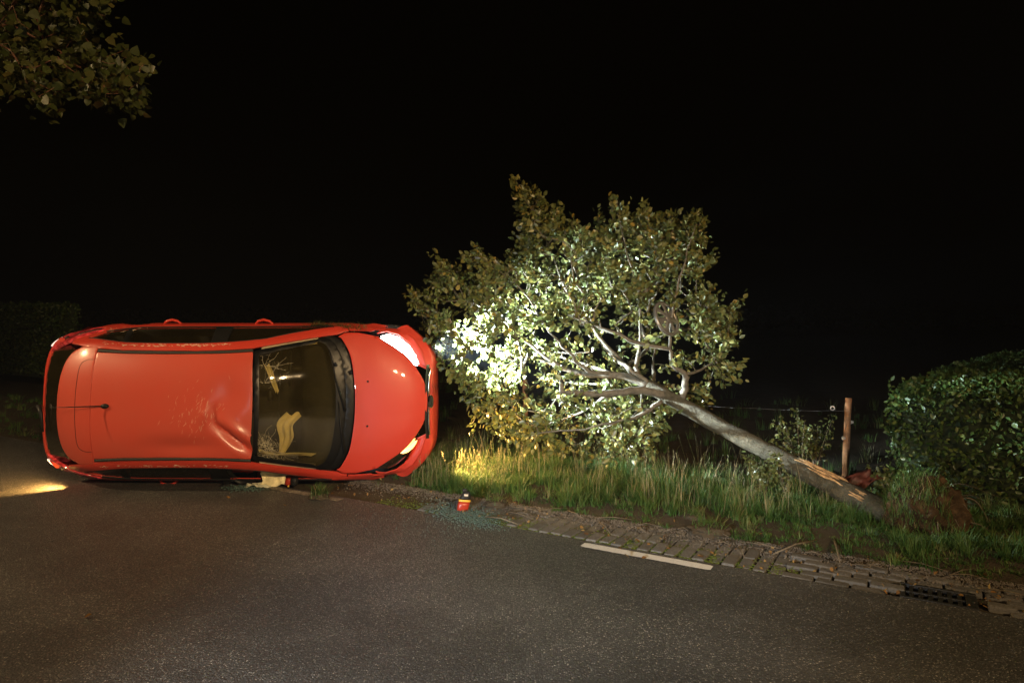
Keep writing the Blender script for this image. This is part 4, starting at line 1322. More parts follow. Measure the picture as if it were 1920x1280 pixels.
# ------------------------------------------------------------------ the felled tree
def felled_tree():
    root = at(1640, 945, 6.0)
    T = empty('fallen_tree', (root.x, root.y, 0))
    tag(T, 'leafy tree knocked over with its trunk sloping up to the left', 'tree')
    loc = T.location
    tr = [(1690, 975, 5.75), (1600, 930, 6.12), (1500, 878, 6.45), (1400, 826, 6.75), (1320, 782, 7.0), (1255, 745, 7.15), (1215, 722, 7.25)]
    tp = catmull([at(*p) for p in tr], 8)
    n = len(tp)
    V = []; F = []; N = 20
    rads = [interp([(0, .135), (.12, .105), (.35, .086), (.8, .078), (1, .066)], i / (n - 1)) for i in range(n)]
    V, F = tube_data(tp, rads, N)
    V = [v + (v - tp[min(i // N, n - 1)]).normalized() * (.014 * noise.noise(v * 5) + .007 * noise.noise(v * 22)) for i, v in enumerate(V)]
    trunk = mobj('trunk', [v - loc for v in V], F, M['bark'], T)
    # bark torn away where the car struck: pale wood, lying on the trunk
    def wound(i0, i1, a0, a1, seed, name='torn_wood'):
        VV = []; FF = []; rows = 0
        m = 9
        for i in np.linspace(i0, i1, 26):
            k = int(i); f = i - k; k2 = min(k + 1, n - 1)
            c = tp[k].lerp(tp[k2], f); r = rads[k] * (1 - f) + rads[k2] * f
            t = (tp[k2] - tp[max(k - 1, 0)]).normalized()
            cam_d = (Vector((0, 0, EYE)) - c).normalized(); side = t.cross(cam_d).normalized(); fr = side.cross(t).normalized()
            if side.z < 0: side = -side
            env = math.sin(math.pi * (i - i0) / (i1 - i0)) ** .5 * (.75 + .5 * noise.noise(Vector((i * .9, seed, 0))))
            mid = (a0 + a1) / 2 + .18 * noise.noise(Vector((i * .5, seed, 5)))
            for j in range(m):
                a = mid + (a1 - a0) * .5 * env * (2 * j / (m - 1) - 1)
                rr = r + (.010 + .008 * math.sin(seed)) * math.sin(math.pi * j / (m - 1)) ** .6 * min(1, env * 2) - .004 + .005 * noise.noise(Vector((i * 3, j, seed)))
                VV.append(c + (fr * math.cos(a) + side * math.sin(a)) * rr - loc)
            rows += 1
        for i in range(rows - 1):
            for j in range(m - 1): FF.append((i * m + j, i * m + j + 1, (i + 1) * m + j + 1, (i + 1) * m + j))
        mobj(name, VV, FF, M['wood'], trunk)
    for k in range(7): wound(9.2 + random.uniform(0, 2.2), 13.5 + random.uniform(0, 4.0), .30 + .17 * k, .30 + .17 * k + random.uniform(.16, .34), 1.0 + k * 3.3)
    for k in range(5): wound(5.2 + random.uniform(0, .8), 7.6 + random.uniform(0, 1.4), -.15 + .17 * k, -.15 + .17 * k + random.uniform(.15, .3), 40.0 + k * 3.3)
    # stub of a sawn limb and knots
    limbs_px = {
     'broken_limb': [(1250, 742, 7.15), (1205, 733, 7.05), (1140, 737, 6.98), (1055, 736, 6.92)],
     'l1': [(1215, 722, 7.25), (1170, 705, 7.35), (1110, 702, 7.4), (1055, 690, 7.42), (1015, 662, 7.45), (985, 638, 7.5), (930, 590, 7.55), (870, 560, 7.6)],
     'l2': [(1110, 702, 7.4), (1050, 688, 7.5), (1000, 672, 7.6), (940, 662, 7.7), (870, 650, 7.8), (825, 640, 7.85)],
     'l3': [(1150, 704, 7.38), (1095, 690, 7.25), (1062, 655, 7.2), (1030, 620, 7.15), (990, 560, 7.1), (950, 510, 7.1)],
     'l4': [(1195, 712, 7.3), (1172, 685, 7.5), (1130, 640, 7.65), (1100, 600, 7.7), (1060, 540, 7.75), (1020, 440, 7.75), (985, 372, 7.75)],
     'l5': [(1200, 712, 7.3), (1193, 680, 7.3), (1200, 640, 7.2), (1196, 560, 7.1), (1175, 470, 7.1), (1158, 400, 7.1)],
     'l6': [(1215, 716, 7.25), (1180, 690, 7.2), (1140, 660, 7.7), (1110, 610, 8.0), (1100, 520, 8.2), (1125, 430, 8.2)],
     'l7': [(1276, 757, 7.12), (1284, 722, 7.08), (1284, 702, 7.05), (1262, 684, 7.0), (1256, 640, 6.95), (1266, 560, 6.95), (1290, 470, 7.0), (1305, 420, 7.0)],
     'l8': [(1240, 752, 7.1), (1205, 775, 7.0), (1160, 790, 6.95), (1080, 805, 6.95), (1010, 810, 7.0)],
     'l9': [(1284, 702, 7.05), (1320, 690, 7.3), (1350, 660, 7.5), (1372, 600, 7.6)],
     'l10': [(1140, 737, 6.98), (1110, 760, 7.3), (1050, 790, 7.6), (980, 790, 7.7), (900, 770, 7.7)],
     'l11': [(1235, 735, 7.2), (1225, 700, 7.8), (1230, 650, 8.2), (1270, 590, 8.4), (1320, 570, 8.4)],
     'l12': [(1170, 705, 7.35), (1120, 690, 7.9), (1050, 670, 8.3), (960, 640, 8.5), (890, 600, 8.4)],
    }
    nodes = []; par = []; owner = []; baser = []
    base_nodes = {}
    def nearest(p):
        D = [np.linalg.norm(np.array(q) - np.array(p)) for q in nodes]
        return int(np.argmin(D))
    r_start = {'broken_limb': .05, 'l1': .05, 'l2': .026, 'l3': .028, 'l4': .034, 'l5': .03, 'l6': .028, 'l7': .044, 'l8': .028, 'l9': .02, 'l10': .022, 'l11': .028, 'l12': .026}
    lead = []
    for nm, px in limbs_px.items():
        c = catmull([at(*p) for p in px], 5)
        prev = -1
        if nm not in ('broken_limb', 'l1', 'l7', 'l8', 'l11') and nodes: prev = nearest(c[0])
        for k, p in enumerate(c):
            if k == 0 and prev >= 0: continue
            nodes.append(np.array(p) + RNG.normal(size=3) * .006); par.append(prev); prev = len(nodes) - 1
            f = k / (len(c) - 1)
            owner.append(nm); baser.append(r_start[nm] * (1 - .92 * f ** .8) if nm != 'broken_limb' else .05 * (1 - .35 * f))
    nb = len(nodes)
    crown = [(768, 550), (800, 548), (820, 482), (850, 510), (890, 468), (930, 492), (985, 470), (975, 400), (972, 345), (1000, 362), (1045, 392), (1052, 442), (1075, 418), (1108, 440), (1125, 398), (1140, 438), (1155, 372), (1185, 402), (1212, 392), (1262, 408), (1325, 405), (1320, 468), (1336, 490), (1312, 540), (1352, 548), (1356, 606), (1388, 565), (1374, 625), (1386, 710), (1340, 722), (1318, 760), (1250, 790), (1215, 860), (1120, 862), (1000, 845), (930, 815), (870, 795), (830, 740), (815, 690), (792, 600)]
    att = []
    while len(att) < 1650:
        px, py = random.uniform(765, 1390), random.uniform(340, 865)
        if not in_poly(px, py, crown): continue
        ex = (px - 1090) / 330; ey = (py - 630) / 260
        r = math.sqrt(max(.04, 1 - min(.96, ex * ex * .75 + ey * ey * .75)))
        D = 7.72 + random.uniform(-1, 1) * 1.0 * r
        if px > 1230 and py > 650 and random.random() < .45: continue
        # the middle is open: limbs show there
        if 980 < px < 1260 and 610 < py < 780 and D < 7.5 and random.random() < .8: continue
        if px < 840: D = max(D, 7.62)
        p = at(px, py, D)
        if p.z < .12 or noise.noise(p * 2.1) < -.16: continue
        att.append(np.array(p))
    # long shoots standing out of the crown
    for tip, inn_, D in (((966, 343), (1000, 440), 7.75), ((815, 478), (870, 540), 7.7), ((767, 551), (840, 560), 7.75), ((893, 466), (920, 530), 7.6), ((1156, 372), (1170, 450), 7.2), ((1122, 396), (1120, 460), 7.9), ((1072, 416), (1085, 480), 7.6), ((1212, 390), (1220, 460), 7.3), ((1318, 404), (1290, 480), 7.1), ((1385, 565), (1350, 650), 7.6), ((1334, 488), (1300, 520), 7.4), ((1262, 404), (1265, 470), 7.6), ((1040, 388), (1020, 450), 7.9), ((795, 655), (850, 660), 7.8), ((1375, 640), (1330, 680), 7.3), ((1386, 712), (1330, 700), 7.4), ((850, 505), (890, 560), 7.8)):
        a_, b_ = at(*inn_, D), at(*tip, D)
        for f in (.25, .5, .75, 1.0): att.append(np.array(a_.lerp(b_, f)))
    rs = random.Random(21)
    for k in range(46):
        i = rs.randrange(0, 30); A_, B_ = crown[i], crown[i + 1]; f = rs.random()
        ex_, ey_ = A_[0] + (B_[0] - A_[0]) * f, A_[1] + (B_[1] - A_[1]) * f
        dx_, dy_ = ex_ - 1130, ey_ - 700; L_ = math.hypot(dx_, dy_); D = rs.uniform(7.3, 8.2)
        if ex_ < 840: D = max(D, 7.65)
        a_ = at(ex_ - dx_ / L_ * 55, ey_ - dy_ / L_ * 55, D); b_ = at(ex_ + dx_ / L_ * rs.uniform(-12, 8) - 5, ey_ + dy_ / L_ * rs.uniform(-12, 6) - 4, D)
        for g_ in (.25, .5, .75, 1.0): att.append(np.array(a_.lerp(b_, g_)))
    # grow from the inside outwards
    hub = np.array(at(1190, 705, 7.35))
    att.sort(key=lambda a: np.linalg.norm(a - hub))
    P, pr, tips = grow(nodes, par, att)
    while len(owner) < len(P): owner.append(owner[pr[len(owner)]])
    # pipe-model radius
    cnt = [0.0] * len(P)
    tipset = set(tips)
    for i in range(len(P) - 1, -1, -1):
        if i in tipset or cnt[i] == 0: cnt[i] += 1
        if pr[i] >= 0: cnt[pr[i]] += cnt[i]
    rad = [max(.0018, .0019 * c ** .47) for c in cnt]
    for i in range(nb): rad[i] = max(rad[i] * .75, baser[i])
    bins = limb_meshes(T, P, pr, rad, owner, M['bark'], None)
    for nm, mb in bins.items():
        mb.V = [Vector(v) - loc for v in mb.V]
        o = mb.build('limb', M['limb'], T)
        if nm == 'broken_limb': o['label'] = 'thick broken limb with a pale end'
    # leaves along the thin twigs
    LP = []; LS = []; LD = []
    for i in range(nb, len(P)):
        if rad[i] > .0075: continue
        dr = P[i] - P[pr[i]]; dr = dr / (np.linalg.norm(dr) + 1e-9)
        a = P[i]; b = P[pr[i]]
        k = 4 if rad[i] < .0032 else 2
        if random.random() < .25: k += 1
        for _ in range(k):
            f = random.random()
            LP.append(a + (b - a) * f + RNG.normal(size=3) * .014); LS.append(random.uniform(.032, .084)); LD.append(dr)
    for t_ in tips:
        for _ in range(7): LP.append(P[t_] + RNG.normal(size=3) * .034); LS.append(random.uniform(.032, .08)); LD.append((P[t_] - P[pr[t_]]) / (np.linalg.norm(P[t_] - P[pr[t_]]) + 1e-9))
    LP = np.array(LP); LS = np.array(LS); LD = np.array(LD)
    keep = LP[:, 2] > .03
    LP, LS, LD = LP[keep], LS[keep], LD[keep]
    print('tree leaves', len(LP))
    leaf_split(T, LP, LS, M['leaf'], 'oval', .35, 300, loc, ydir=LD)
    # roots torn out
    rc = at(1738, 965, 5.62)
    bm = bmesh.new(); bmesh.ops.create_icosphere(bm, subdivisions=5, radius=1.0)
    for v in bm.verts:
        d = v.co.copy()
        r = 1 + .22 * noise.noise(d * 2.2) + .12 * noise.noise(d * 6) + .05 * noise.noise(d * 15)
        v.co = Vector((d.x * .30 * r, d.y * .26 * r, d.z * .30 * r))
        # ribs of earth sloping down
        v.co.z += .04 * noise.noise(Vector((d.x * 9, d.y * 9, d.z * 1.5)))
    bmobj('root_ball', bm, M['root_soil'], T, loc=rc - loc)
    rnd = random.Random(5)
    for k in range(11):
        a = rnd.uniform(-2.2, 1.2); st_ = rc + Vector((rnd.uniform(-.15, .15), -.1, rnd.uniform(-.05, .2)))
        d = Vector((math.cos(a), -abs(rnd.uniform(.1, .6)), math.sin(a) * .6)).normalized()
        L = rnd.uniform(.22, .5)
        pts = [st_, st_ + d * L * .5 + Vector((0, 0, rnd.uniform(-.05, .08))), st_ + d * L + Vector((rnd.uniform(-.1, .1), 0, rnd.uniform(-.2, .05)))]
        for p in pts: p.z = max(p.z, .015)
        mb = MB(); mb.tube([p - loc for p in catmull(pts, 5)], [rnd.uniform(.004, .010) * (1 - .075 * q) for q in range(11)], 6); mb.build('root', M['twig'] if k % 3 else M['bark'], T)
    # sods hanging on the root plate
    n = 2600
    a = RNG.normal(size=(n, 3)); a /= np.linalg.norm(a, axis=1)[:, None]
    sel = (a[:, 0] < .15) & (a[:, 2] > -.4)
    a = a[sel]
    Pg = np.array(rc) + a * (.31, .27, .31)
    V, Q, Tn = blades(Pg - np.array(loc), RNG.uniform(.04, .14, len(a)), np.full(len(a), .005), RNG.uniform(.3, 1.3, len(a)), np.clip(RNG.normal(.55, .2, len(a)), 0, .95))
    o = link('sod_grass', fastmesh('sod_grass', V, Q, M['grass'], Tn), T); tag(o, kind='stuff')
felled_tree()


# ------------------------------------------------------------------ hedges
def hedge(name, label, s0, s1, t0, t1, h_fn, n, size, mat, end='left', shear=0.0, core_in=.12, near=300, zb=0.0):
    """clipped hedge; front face towards the road at t0, one end face in view"""
    o = empty(name, st((s0 + s1) / 2, t0, zb)); loc = o.location
    tag(o, label, 'hedge')
    P = []
    hm = h_fn(s0, t0)
    A = [((s1 - s0) * hm * 1.2, 'front'), ((t1 - t0) * hm * .6, 'end'), ((s1 - s0) * (t1 - t0) * .55, 'top')]
    tot = sum(a for a, _ in A)
    R_ = .20
    for a, f in A:
        for _ in range(int(n * a / tot)):
            s, t = random.uniform(s0, s1), random.uniform(t0, t1)
            if f == 'top': t = t0 + (t1 - t0) * random.random() ** 1.5
            if f == 'front': t = t0
            if f == 'end': s = s0 if end == 'left' else s1
            hh = h_fn(s, t)
            z = hh if f == 'top' else random.random() * hh
            es = (s - s0) if end == 'left' else (s1 - s)
            dz = max(0, 1 - (hh - z) / R_) if f != 'top' else 0
            de = max(0, 1 - es / R_) if f != 'end' else 0
            df = max(0, 1 - (t - t0) / R_) if f != 'front' else 0
            nrm = {'front': Vector((-RN[0], -RN[1], 0)), 'end': Vector((RD[0], RD[1], 0)) * (-1 if end == 'left' else 1), 'top': Vector((0, 0, 1))}[f]
            p = st(s + shear * (t - t0), t, z + zb)
            w = .08 * noise.noise(p * 1.6) + .06 * noise.noise(p * 4.2) + .03 * noise.noise(p * 11)
            P.append(np.array(p + nrm * (w - abs(random.gauss(0, .06)) - (dz * dz + de * de + df * df) * R_ * .5)))
    P = np.array(P)
    LS = RNG.uniform(.65, 1.35, len(P)) * size
    tint = np.clip(RNG.normal(.5, .25, len(P)), 0, 1)
    if near: leaf_split(o, P, LS, mat, 'long', .25, near, loc, tint=tint)
    else:
        me, _, _ = leaves_mesh('foliage', P - np.array(loc), LS, mat, 'long', .25, tint)
        tag(link('foliage', me, o), kind='stuff')
    ns, nt = 30, 10
    bm = bmesh.new(); c = core_in
    gs = np.linspace(s0 + c, s1 - c, ns); gt = np.linspace(t0 + c, t1 - c, nt)
    top = [[bm.verts.new(st(s + shear * (t - t0), t, zb + h_fn(s, t) - c - .04 + .05 * noise.noise(Vector((s * 3, t * 3, 0)))) - loc) for t in gt] for s in gs]
    bot = [[bm.verts.new(st(s + shear * (t - t0), t, zb - .1) - loc) for t in gt] for s in gs]
    for i in range(ns - 1):
        for j in range(nt - 1): bm.faces.new((top[i][j], top[i + 1][j], top[i + 1][j + 1], top[i][j + 1]))
        bm.faces.new((bot[i][0], bot[i + 1][0], top[i + 1][0], top[i][0])); bm.faces.new((top[i][-1], top[i + 1][-1], bot[i + 1][-1], bot[i][-1]))
    for j in range(nt - 1):
        bm.faces.new((top[0][j], top[0][j + 1], bot[0][j + 1], bot[0][j])); bm.faces.new((bot[-1][j], bot[-1][j + 1], top[-1][j + 1], top[-1][j]))
    bmobj('branches', bm, M['far'], o, False)  # solid dark core for the twig mass, put in to block light
hedge('clipped_hedge', 'clipped green hedge behind the torn roots of the fallen tree', 2.62, 6.5, 8.0, 17.0, lambda s, t: 1.12 + .05 * max(0, s - 2.6), 30000, .05, M['hedge_leaf'], 'left', .19, near=300)
hedge('tall_hedge', 'tall dark hedge far beyond the rear of the car', -34, -20.15, 11.15, 11.9, lambda s, t: 2.3, 14000, .10, M['hedge_leaf'], 'right', 0.0, near=0)

# ------------------------------------------------------------------ poplar whose branch hangs into the picture
def overhang():
    T = empty('poplar_tree', (-8.8, 1.6, 0)); loc = T.location
    tag(T, 'tree with heart-shaped leaves hanging in at the top left corner', 'tree')
    tp = catmull([Vector((-8.8, 1.6, 0)), Vector((-8.75, 1.65, 2.0)), Vector((-8.6, 1.9, 4.0)), Vector((-8.5, 2.1, 7.0)), Vector((-8.4, 2.0, 9.5))], 6)
    mb = MB(); mb.tube([p - loc for p in tp], [.26 - .2 * i / (len(tp) - 1) for i in range(len(tp))], 14); mb.build('trunk', M['bark'], T)
    limbs = [[(-8.6, 1.9, 4.0), (-7.6, 3.2, 5.2), (-6.2, 4.8, 5.6), (-4.9, 5.9, 5.2), (-4.1, 6.1, 4.5)],
             [(-6.2, 4.8, 5.6), (-5.2, 5.0, 5.1), (-4.4, 5.4, 4.35), (-3.7, 5.6, 3.95)],
             [(-7.6, 3.2, 5.2), (-6.0, 4.5, 4.7), (-5.0, 5.6, 4.2), (-4.3, 5.8, 3.8)],
             [(-6.2, 4.8, 5.6), (-4.9, 5.4, 5.6), (-3.9, 5.7, 5.3), (-3.4, 5.9, 4.9)]]
    nodes = []; par = []; owner = []; br = []
    for k, L in enumerate(limbs):
        prev = -1
        c = catmull(L, 6)
        if k:
            prev = int(np.argmin([np.linalg.norm(np.array(q) - np.array(c[0])) for q in nodes]))
        for i, p in enumerate(c):
            if i == 0 and prev >= 0: continue
            nodes.append(np.array(p)); par.append(prev); prev = len(nodes) - 1; owner.append(k); br.append((.055, .022, .022, .022)[k] * (1 - .85 * i / (len(c) - 1)))
    nb = len(nodes)
    poly = [(-200, -170), (205, -170), (212, 15), (196, 45), (232, 75), (246, 95), (278, 112), (258, 140), (270, 207), (235, 200), (185, 190), (150, 165), (128, 150), (140, 188), (118, 218), (62, 190), (45, 222), (28, 180), (-10, 172), (-200, 130)]
    att = []
    while len(att) < 640:
        px, py = random.uniform(-200, 280), random.uniform(-170, 222)
        if not inside((px, py), poly): continue
        if noise.noise(Vector((px * .018, py * .018, 3))) < -.22: continue
        att.append(np.array(at(px, py, random.uniform(5.1, 6.6))))
    hub = np.array((-6.2, 4.8, 5.6)); att.sort(key=lambda a: np.linalg.norm(a - hub))
    P, pr, tips = grow(nodes, par, att)
    while len(owner) < len(P): owner.append(owner[pr[len(owner)]])
    cnt = [0.0] * len(P); ts = set(tips)
    for i in range(len(P) - 1, -1, -1):
        if i in ts or cnt[i] == 0: cnt[i] += 1
        if pr[i] >= 0: cnt[pr[i]] += cnt[i]
    rad = [max(.0022, .0022 * c ** .45) for c in cnt]
    for i in range(nb): rad[i] = max(rad[i] * .8, br[i])
    for nm, mb in limb_meshes(T, P, pr, rad, owner, None, None).items():
        mb.V = [Vector(v) - loc for v in mb.V]
        mb.build('branch', M['red_twig'], T)
    LP = []; LS = []
    for i in range(nb, len(P)):
        if rad[i] > .008: continue
        for _ in range(4 if random.random() < .5 else 3):
            f = random.random(); LP.append(P[i] + (P[pr[i]] - P[i]) * f + RNG.normal(size=3) * .03 - np.array((0, 0, .02))); LS.append(random.uniform(.045, .085))
    for t_ in tips:
        for _ in range(6): LP.append(P[t_] + RNG.normal(size=3) * .055 - np.array((0, 0, .02))); LS.append(random.uniform(.045, .085))
    print('poplar leaves', len(LP))
    leaf_split(T, np.array(LP), np.array(LS), M['poplar_leaf'], 'heart', .2, 300, loc)
    # a fuller crown over the trunk, out of the picture, dapples the lamp light
    n = 2600
    C = RNG.normal(size=(n, 3)) * (1.3, 1.3, 1.1) + np.array((-8.6, 1.9, 6.4))
    me, _, _ = leaves_mesh('crown', C - np.array(loc), RNG.uniform(.10, .18, n), M['poplar_leaf'], 'heart', .3)
    tag(link('crown', me, T), kind='stuff')
overhang()

# ------------------------------------------------------------------ fence
def fence():
    def post(x, y, h, lean, label):
        z0 = -.3
        o = empty('fence_post', (x, y, z0)); tag(o, label, 'fence post')
        pts = [Vector((lean[0] * f, lean[1] * f, (h - z0) * f)) for f in np.linspace(0, 1, 9)]
        V, F = tube_data(pts, [.039 + .004 * noise.noise(p * 5) for p in pts], 14)
        V = [v + Vector((.004 * noise.noise(v * 14), .004 * noise.noise(v * 14 + Vector((3, 0, 0))), 0)) for v in V]
        mobj('post_timber', V, F, M['post'], o)
        top = Vector((lean[0], lean[1], 0))
        for dx, dz in ((-.05, h - z0 - .50), (.052, h - z0 - .30)):
            bm = bmesh.new(); bmesh.ops.create_cone(bm, cap_ends=True, segments=10, radius1=.018, radius2=.018, depth=.03, matrix=Matrix.Translation((lean[0] * .7 + dx, lean[1] * .7 - .01, dz)) @ Matrix.Rotation(math.pi / 2, 4, 'Y'))
            bmesh.ops.create_cone(bm, cap_ends=True, segments=10, radius1=.024, radius2=.024, depth=.008, matrix=Matrix.Translation((lean[0] * .7 + dx - .012, lean[1] * .7 - .01, dz)) @ Matrix.Rotation(math.pi / 2, 4, 'Y'))
            bmobj('insulator', bm, M['insul'], o, False)
        return o
    p1 = at(1588, 860, 8.55)
    post(p1.x - .03, p1.y, .775, (.05, 0), 'short wooden fence post left of the clipped hedge')
    d = Vector((RD[0], RD[1], 0))
    p2 = p1 - d * 4.6
    post(p2.x, p2.y, .80, (-.03, 0), 'wooden fence post hidden behind the fallen tree crown')
    w = empty('fence_wire', (p1.x, p1.y, 0)); tag(w, 'thin sagging fence wire with a ring insulator left of the post', 'wire')
    a = Vector((p1.x + .02, p1.y - .05, .615)); b = Vector((p2.x, p2.y - .05, .66))
    pts = []
    for i in range(40):
        f = i / 39; p = a.lerp(b, f); p.z -= .07 * 4 * f * (1 - f) - .01 * noise.noise(Vector((f * 14, 0, 0))); pts.append(p - w.location)
    mb = MB(); mb.tube(pts, .0018, 5); mb.build('strand', M['wire'], w)
    c = at(1561, 765, 8.5) - w.location
    mb = MB(); mb.tube([c + Vector((.024 * math.cos(q), 0, .024 * math.sin(q))) for q in np.linspace(0, 2 * math.pi, 17)], .007, 6, False); mb.build('ring_insulator', M['insul'], w)
fence()

# ------------------------------------------------------------------ things thrown about by the crash
def debris():
    # hubcap caught in the crown
    c = at(1250, 597, 6.9)
    o = empty('hubcap', c, (math.radians(68), math.radians(14), math.radians(38))); tag(o, 'silver hubcap caught among the branches of the fallen tree', 'hubcap')
    V = []; F = []; N = 40
    prof = [(.185, -.02), (.19, 0), (.178, .012), (.155, .010), (.150, 0)]
    for k in range(N):
        a = 2 * math.pi * k / N
        for r, z in prof: V.append((r * math.cos(a), r * math.sin(a), z))
    m = len(prof)
    for k in range(N):
        for j in range(m - 1): F.append((k * m + j, ((k + 1) % N) * m + j, ((k + 1) % N) * m + j + 1, k * m + j + 1))
    mobj('rim', V, F, M['hub'], o)
    for k in range(7):
        a = k * 2 * math.pi / 7
        V = []; F = []
        for i, (r, w, z) in enumerate(((.045, .024, .022), (.08, .022, .020), (.12, .028, .014), (.156, .036, .006))):
            for s_, dz in ((-1, -.004), (-.5, .004), (.5, .004), (1, -.004)):
                x, y = r, s_ * w
                V.append((x * math.cos(a) - y * math.sin(a), x * math.sin(a) + y * math.cos(a), z + dz))
        for i in range(3):
            for j in range(3): F.append((i * 4 + j, i * 4 + 4 + j, i * 4 + 5 + j, i * 4 + 1 + j))
        mobj('spoke', V, F, M['hub'], o)
    bm = bmesh.new(); bmesh.ops.create_cone(bm, cap_ends=True, segments=24, radius1=.055, radius2=.04, depth=.02, matrix=Matrix.Translation((0, 0, .02))); bmobj('centre_cap', bm, M['hub'], o)

    # wing mirror standing on the gutter
    g = ground_at(866, 957)
    o = empty('wing_mirror', g, (math.radians(-8), math.radians(7), math.radians(14))); o.scale = (.82, .82, .82); tag(o, 'broken wing mirror with red cap and amber strip standing on the gutter', 'wing mirror')
    def shell(zs, mat, name, par, grow_=0.0):
        V = []; F = []; N = 14
        for z in zs:
            hw = interp([(0, .060), (.06, .068), (.12, .066), (.18, .052), (.215, .035)], z) + grow_
            dp = interp([(0, .030), (.06, .040), (.12, .042), (.18, .034), (.215, .02)], z) + grow_
            sk = .18 * z
            for k in range(N):
                a = 2 * math.pi * k / N
                V.append((hw * math.copysign(abs(math.cos(a)) ** .7, math.cos(a)) + sk, dp * math.copysign(abs(math.sin(a)) ** .7, math.sin(a)), z))
        n = len(zs)
        for i in range(n - 1):
            for k in range(N): F.append((i * N + k, i * N + (k + 1) % N, (i + 1) * N + (k + 1) % N, (i + 1) * N + k))
        F.append(tuple(range(N - 1, -1, -1))); F.append(tuple((n - 1) * N + k for k in range(N)))
        return mobj(name, V, F, mat, par)
    hs = shell([.125, .15, .18, .205, .215], M['black'], 'housing', o)
    bm = bmesh.new(); add_box(bm, (.025, -.036, .175), (.045, .012, .022), bevel=.003); bmobj('tab', bm, M['insul'], hs, False)
    shell([.101, .112, .124], M['amber'], 'indicator_strip', o, .003)
    shell([.0, .03, .06, .1], M['mirror_red'], 'red_cap', o, .001)
    bm = bmesh.new(); add_box(bm, (-.066, .012, .06), (.014, .06, .13), bevel=.004); bmobj('dark_edge', bm, M['black'], o, False)
    bm = bmesh.new(); add_box(bm, (.01, .0, .226), (.05, .035, .03), bevel=.006); bmobj('broken_mount', bm, M['black'], o, False)

    # crumpled sheets
    def crumple(name, P0, ex, ey, nx, ny, amp, mat, seed, label, cat, sub=None):
        V = []; F = []
        for i in range(nx + 1):
            for j in range(ny + 1):
                a, b = i / nx - .5, j / ny - .5
                p = Vector((ex * a * (1 + .3 * noise.noise(Vector((b * 3, seed, 1)))), ey * b * (1 + .4 * noise.noise(Vector((a * 3, seed, 2)))), 0))
                h = noise.noise(Vector((a * 3.1, b * 3.1, seed))); h2 = abs(noise.noise(Vector((a * 5 + b * 4, b * 6, seed + 4))))
                p.z = amp * (h + 1.2 * h2)
                V.append(p)
        for i in range(nx):
            for j in range(ny): F.append((i * (ny + 1) + j, (i + 1) * (ny + 1) + j, (i + 1) * (ny + 1) + j + 1, i * (ny + 1) + j + 1))
        o = mobj(name, V, F, mat)
        md = o.modifiers.new('thickness', 'SOLIDIFY'); md.thickness = .005
        o.location = P0
        if label: tag(o, label, cat)
        return o
    b = crumple('bumper_fragment', at(1606, 905, 6.4), .46, .18, 14, 10, .06, M['scuffed'], 3.3, 'torn red bumper piece lying behind the foot of the trunk', 'car part')
    b.rotation_euler = (math.radians(28), math.radians(-16), math.radians(20))
    b = crumple('bumper_strip', at(1553, 893, 6.32), .16, .06, 8, 4, .03, M['paint'], 5.3, 'small red car fragment stuck to the trunk by the torn wood', 'car part')
    b.rotation_euler = (math.radians(40), math.radians(28), 0)
    b = crumple('airbag', at(514, 897, 7.18), .25, .15, 16, 10, .035, M['airbag'], 1.7, 'yellowish airbag cloth hanging out below the windscreen', 'airbag')
    b.rotation_euler = (math.radians(70), 0, math.radians(5)); b.location.z = .085
    b = crumple('padding_sheet', ground_at(486, 913), .26, .11, 14, 8, .03, M['padding'], 6.1, 'pale foam sheet lying on the road below the windscreen', 'foam sheet')
    b.rotation_euler = (math.radians(10), 0, math.radians(-8)); b.location.z = .02
    b = crumple('door_lining', ground_at(450, 908), .36, .16, 10, 8, .06, M['black'], 8.1, 'torn black door lining lying under the car beside glass crumbs', 'car part')
    b.rotation_euler = (math.radians(35), 0, math.radians(6)); b.location.z = .06
    o = empty('crushed_mirror', at(552, 902, 7.15)); tag(o, 'crushed black and red wing mirror pinned under the car', 'wing mirror')
    bm = bmesh.new(); add_box(bm, (.0, 0, .0), (.07, .08, .085), bevel=.02); bmobj('housing', bm, M['black'], o)
    bm = bmesh.new(); add_box(bm, (-.065, 0.01, -.005), (.06, .07, .08), rot=Matrix.Rotation(.3, 3, 'Y'), bevel=.02); bmobj('cap', bm, M['mirror_red'], o)
    bm = bmesh.new(); bmesh.ops.create_icosphere(bm, subdivisions=2, radius=.012, matrix=Matrix.Translation((-.05, -.04, -.04))); bmobj('bulb', bm, M['amber'], o)

    # broken glass: crumbs in two drifts
    def crumbs(name, n, cx, cy, sx, sy, size, label):
        pts = []
        while len(pts) < n:
            px, py = random.gauss(cx, sx), random.gauss(cy, sy)
            if abs(px - cx) > 2.4 * sx: continue
            pts.append((px, py + .18 * (px - cx) * (1 if cx > 700 else .1)))
        cube = np.array([(-1,-1,-1),(1,-1,-1),(1,1,-1),(-1,1,-1),(-1,-1,1),(1,-1,1),(1,1,1),(-1,1,1)], float) * .5
        Q8 = np.array([(4,5,6,7),(0,1,5,4),(1,2,6,5),(2,3,7,6),(3,0,4,7)])
        VV = []; QQ = []
        R = rand_rot(n, 1.0)
        for i, (px, py) in enumerate(pts):
            g = ground_at(px, max(py, 880)); r = size * random.uniform(.4, 1.4)
            VV.append((cube * (r, r, r * .7)) @ R[i].T + np.array((g.x, g.y, .006 + random.random() * .006))); QQ.append(Q8 + i * 8)
        o = link(name, fastmesh(name, np.concatenate(VV), np.concatenate(QQ), M['shard'])); tag(o, label, 'broken glass', kind='stuff')
    crumbs('glass_crumbs', 2300, 872, 966, 36, 9, .0065, 'greenish safety glass crumbs spread round the wing mirror')
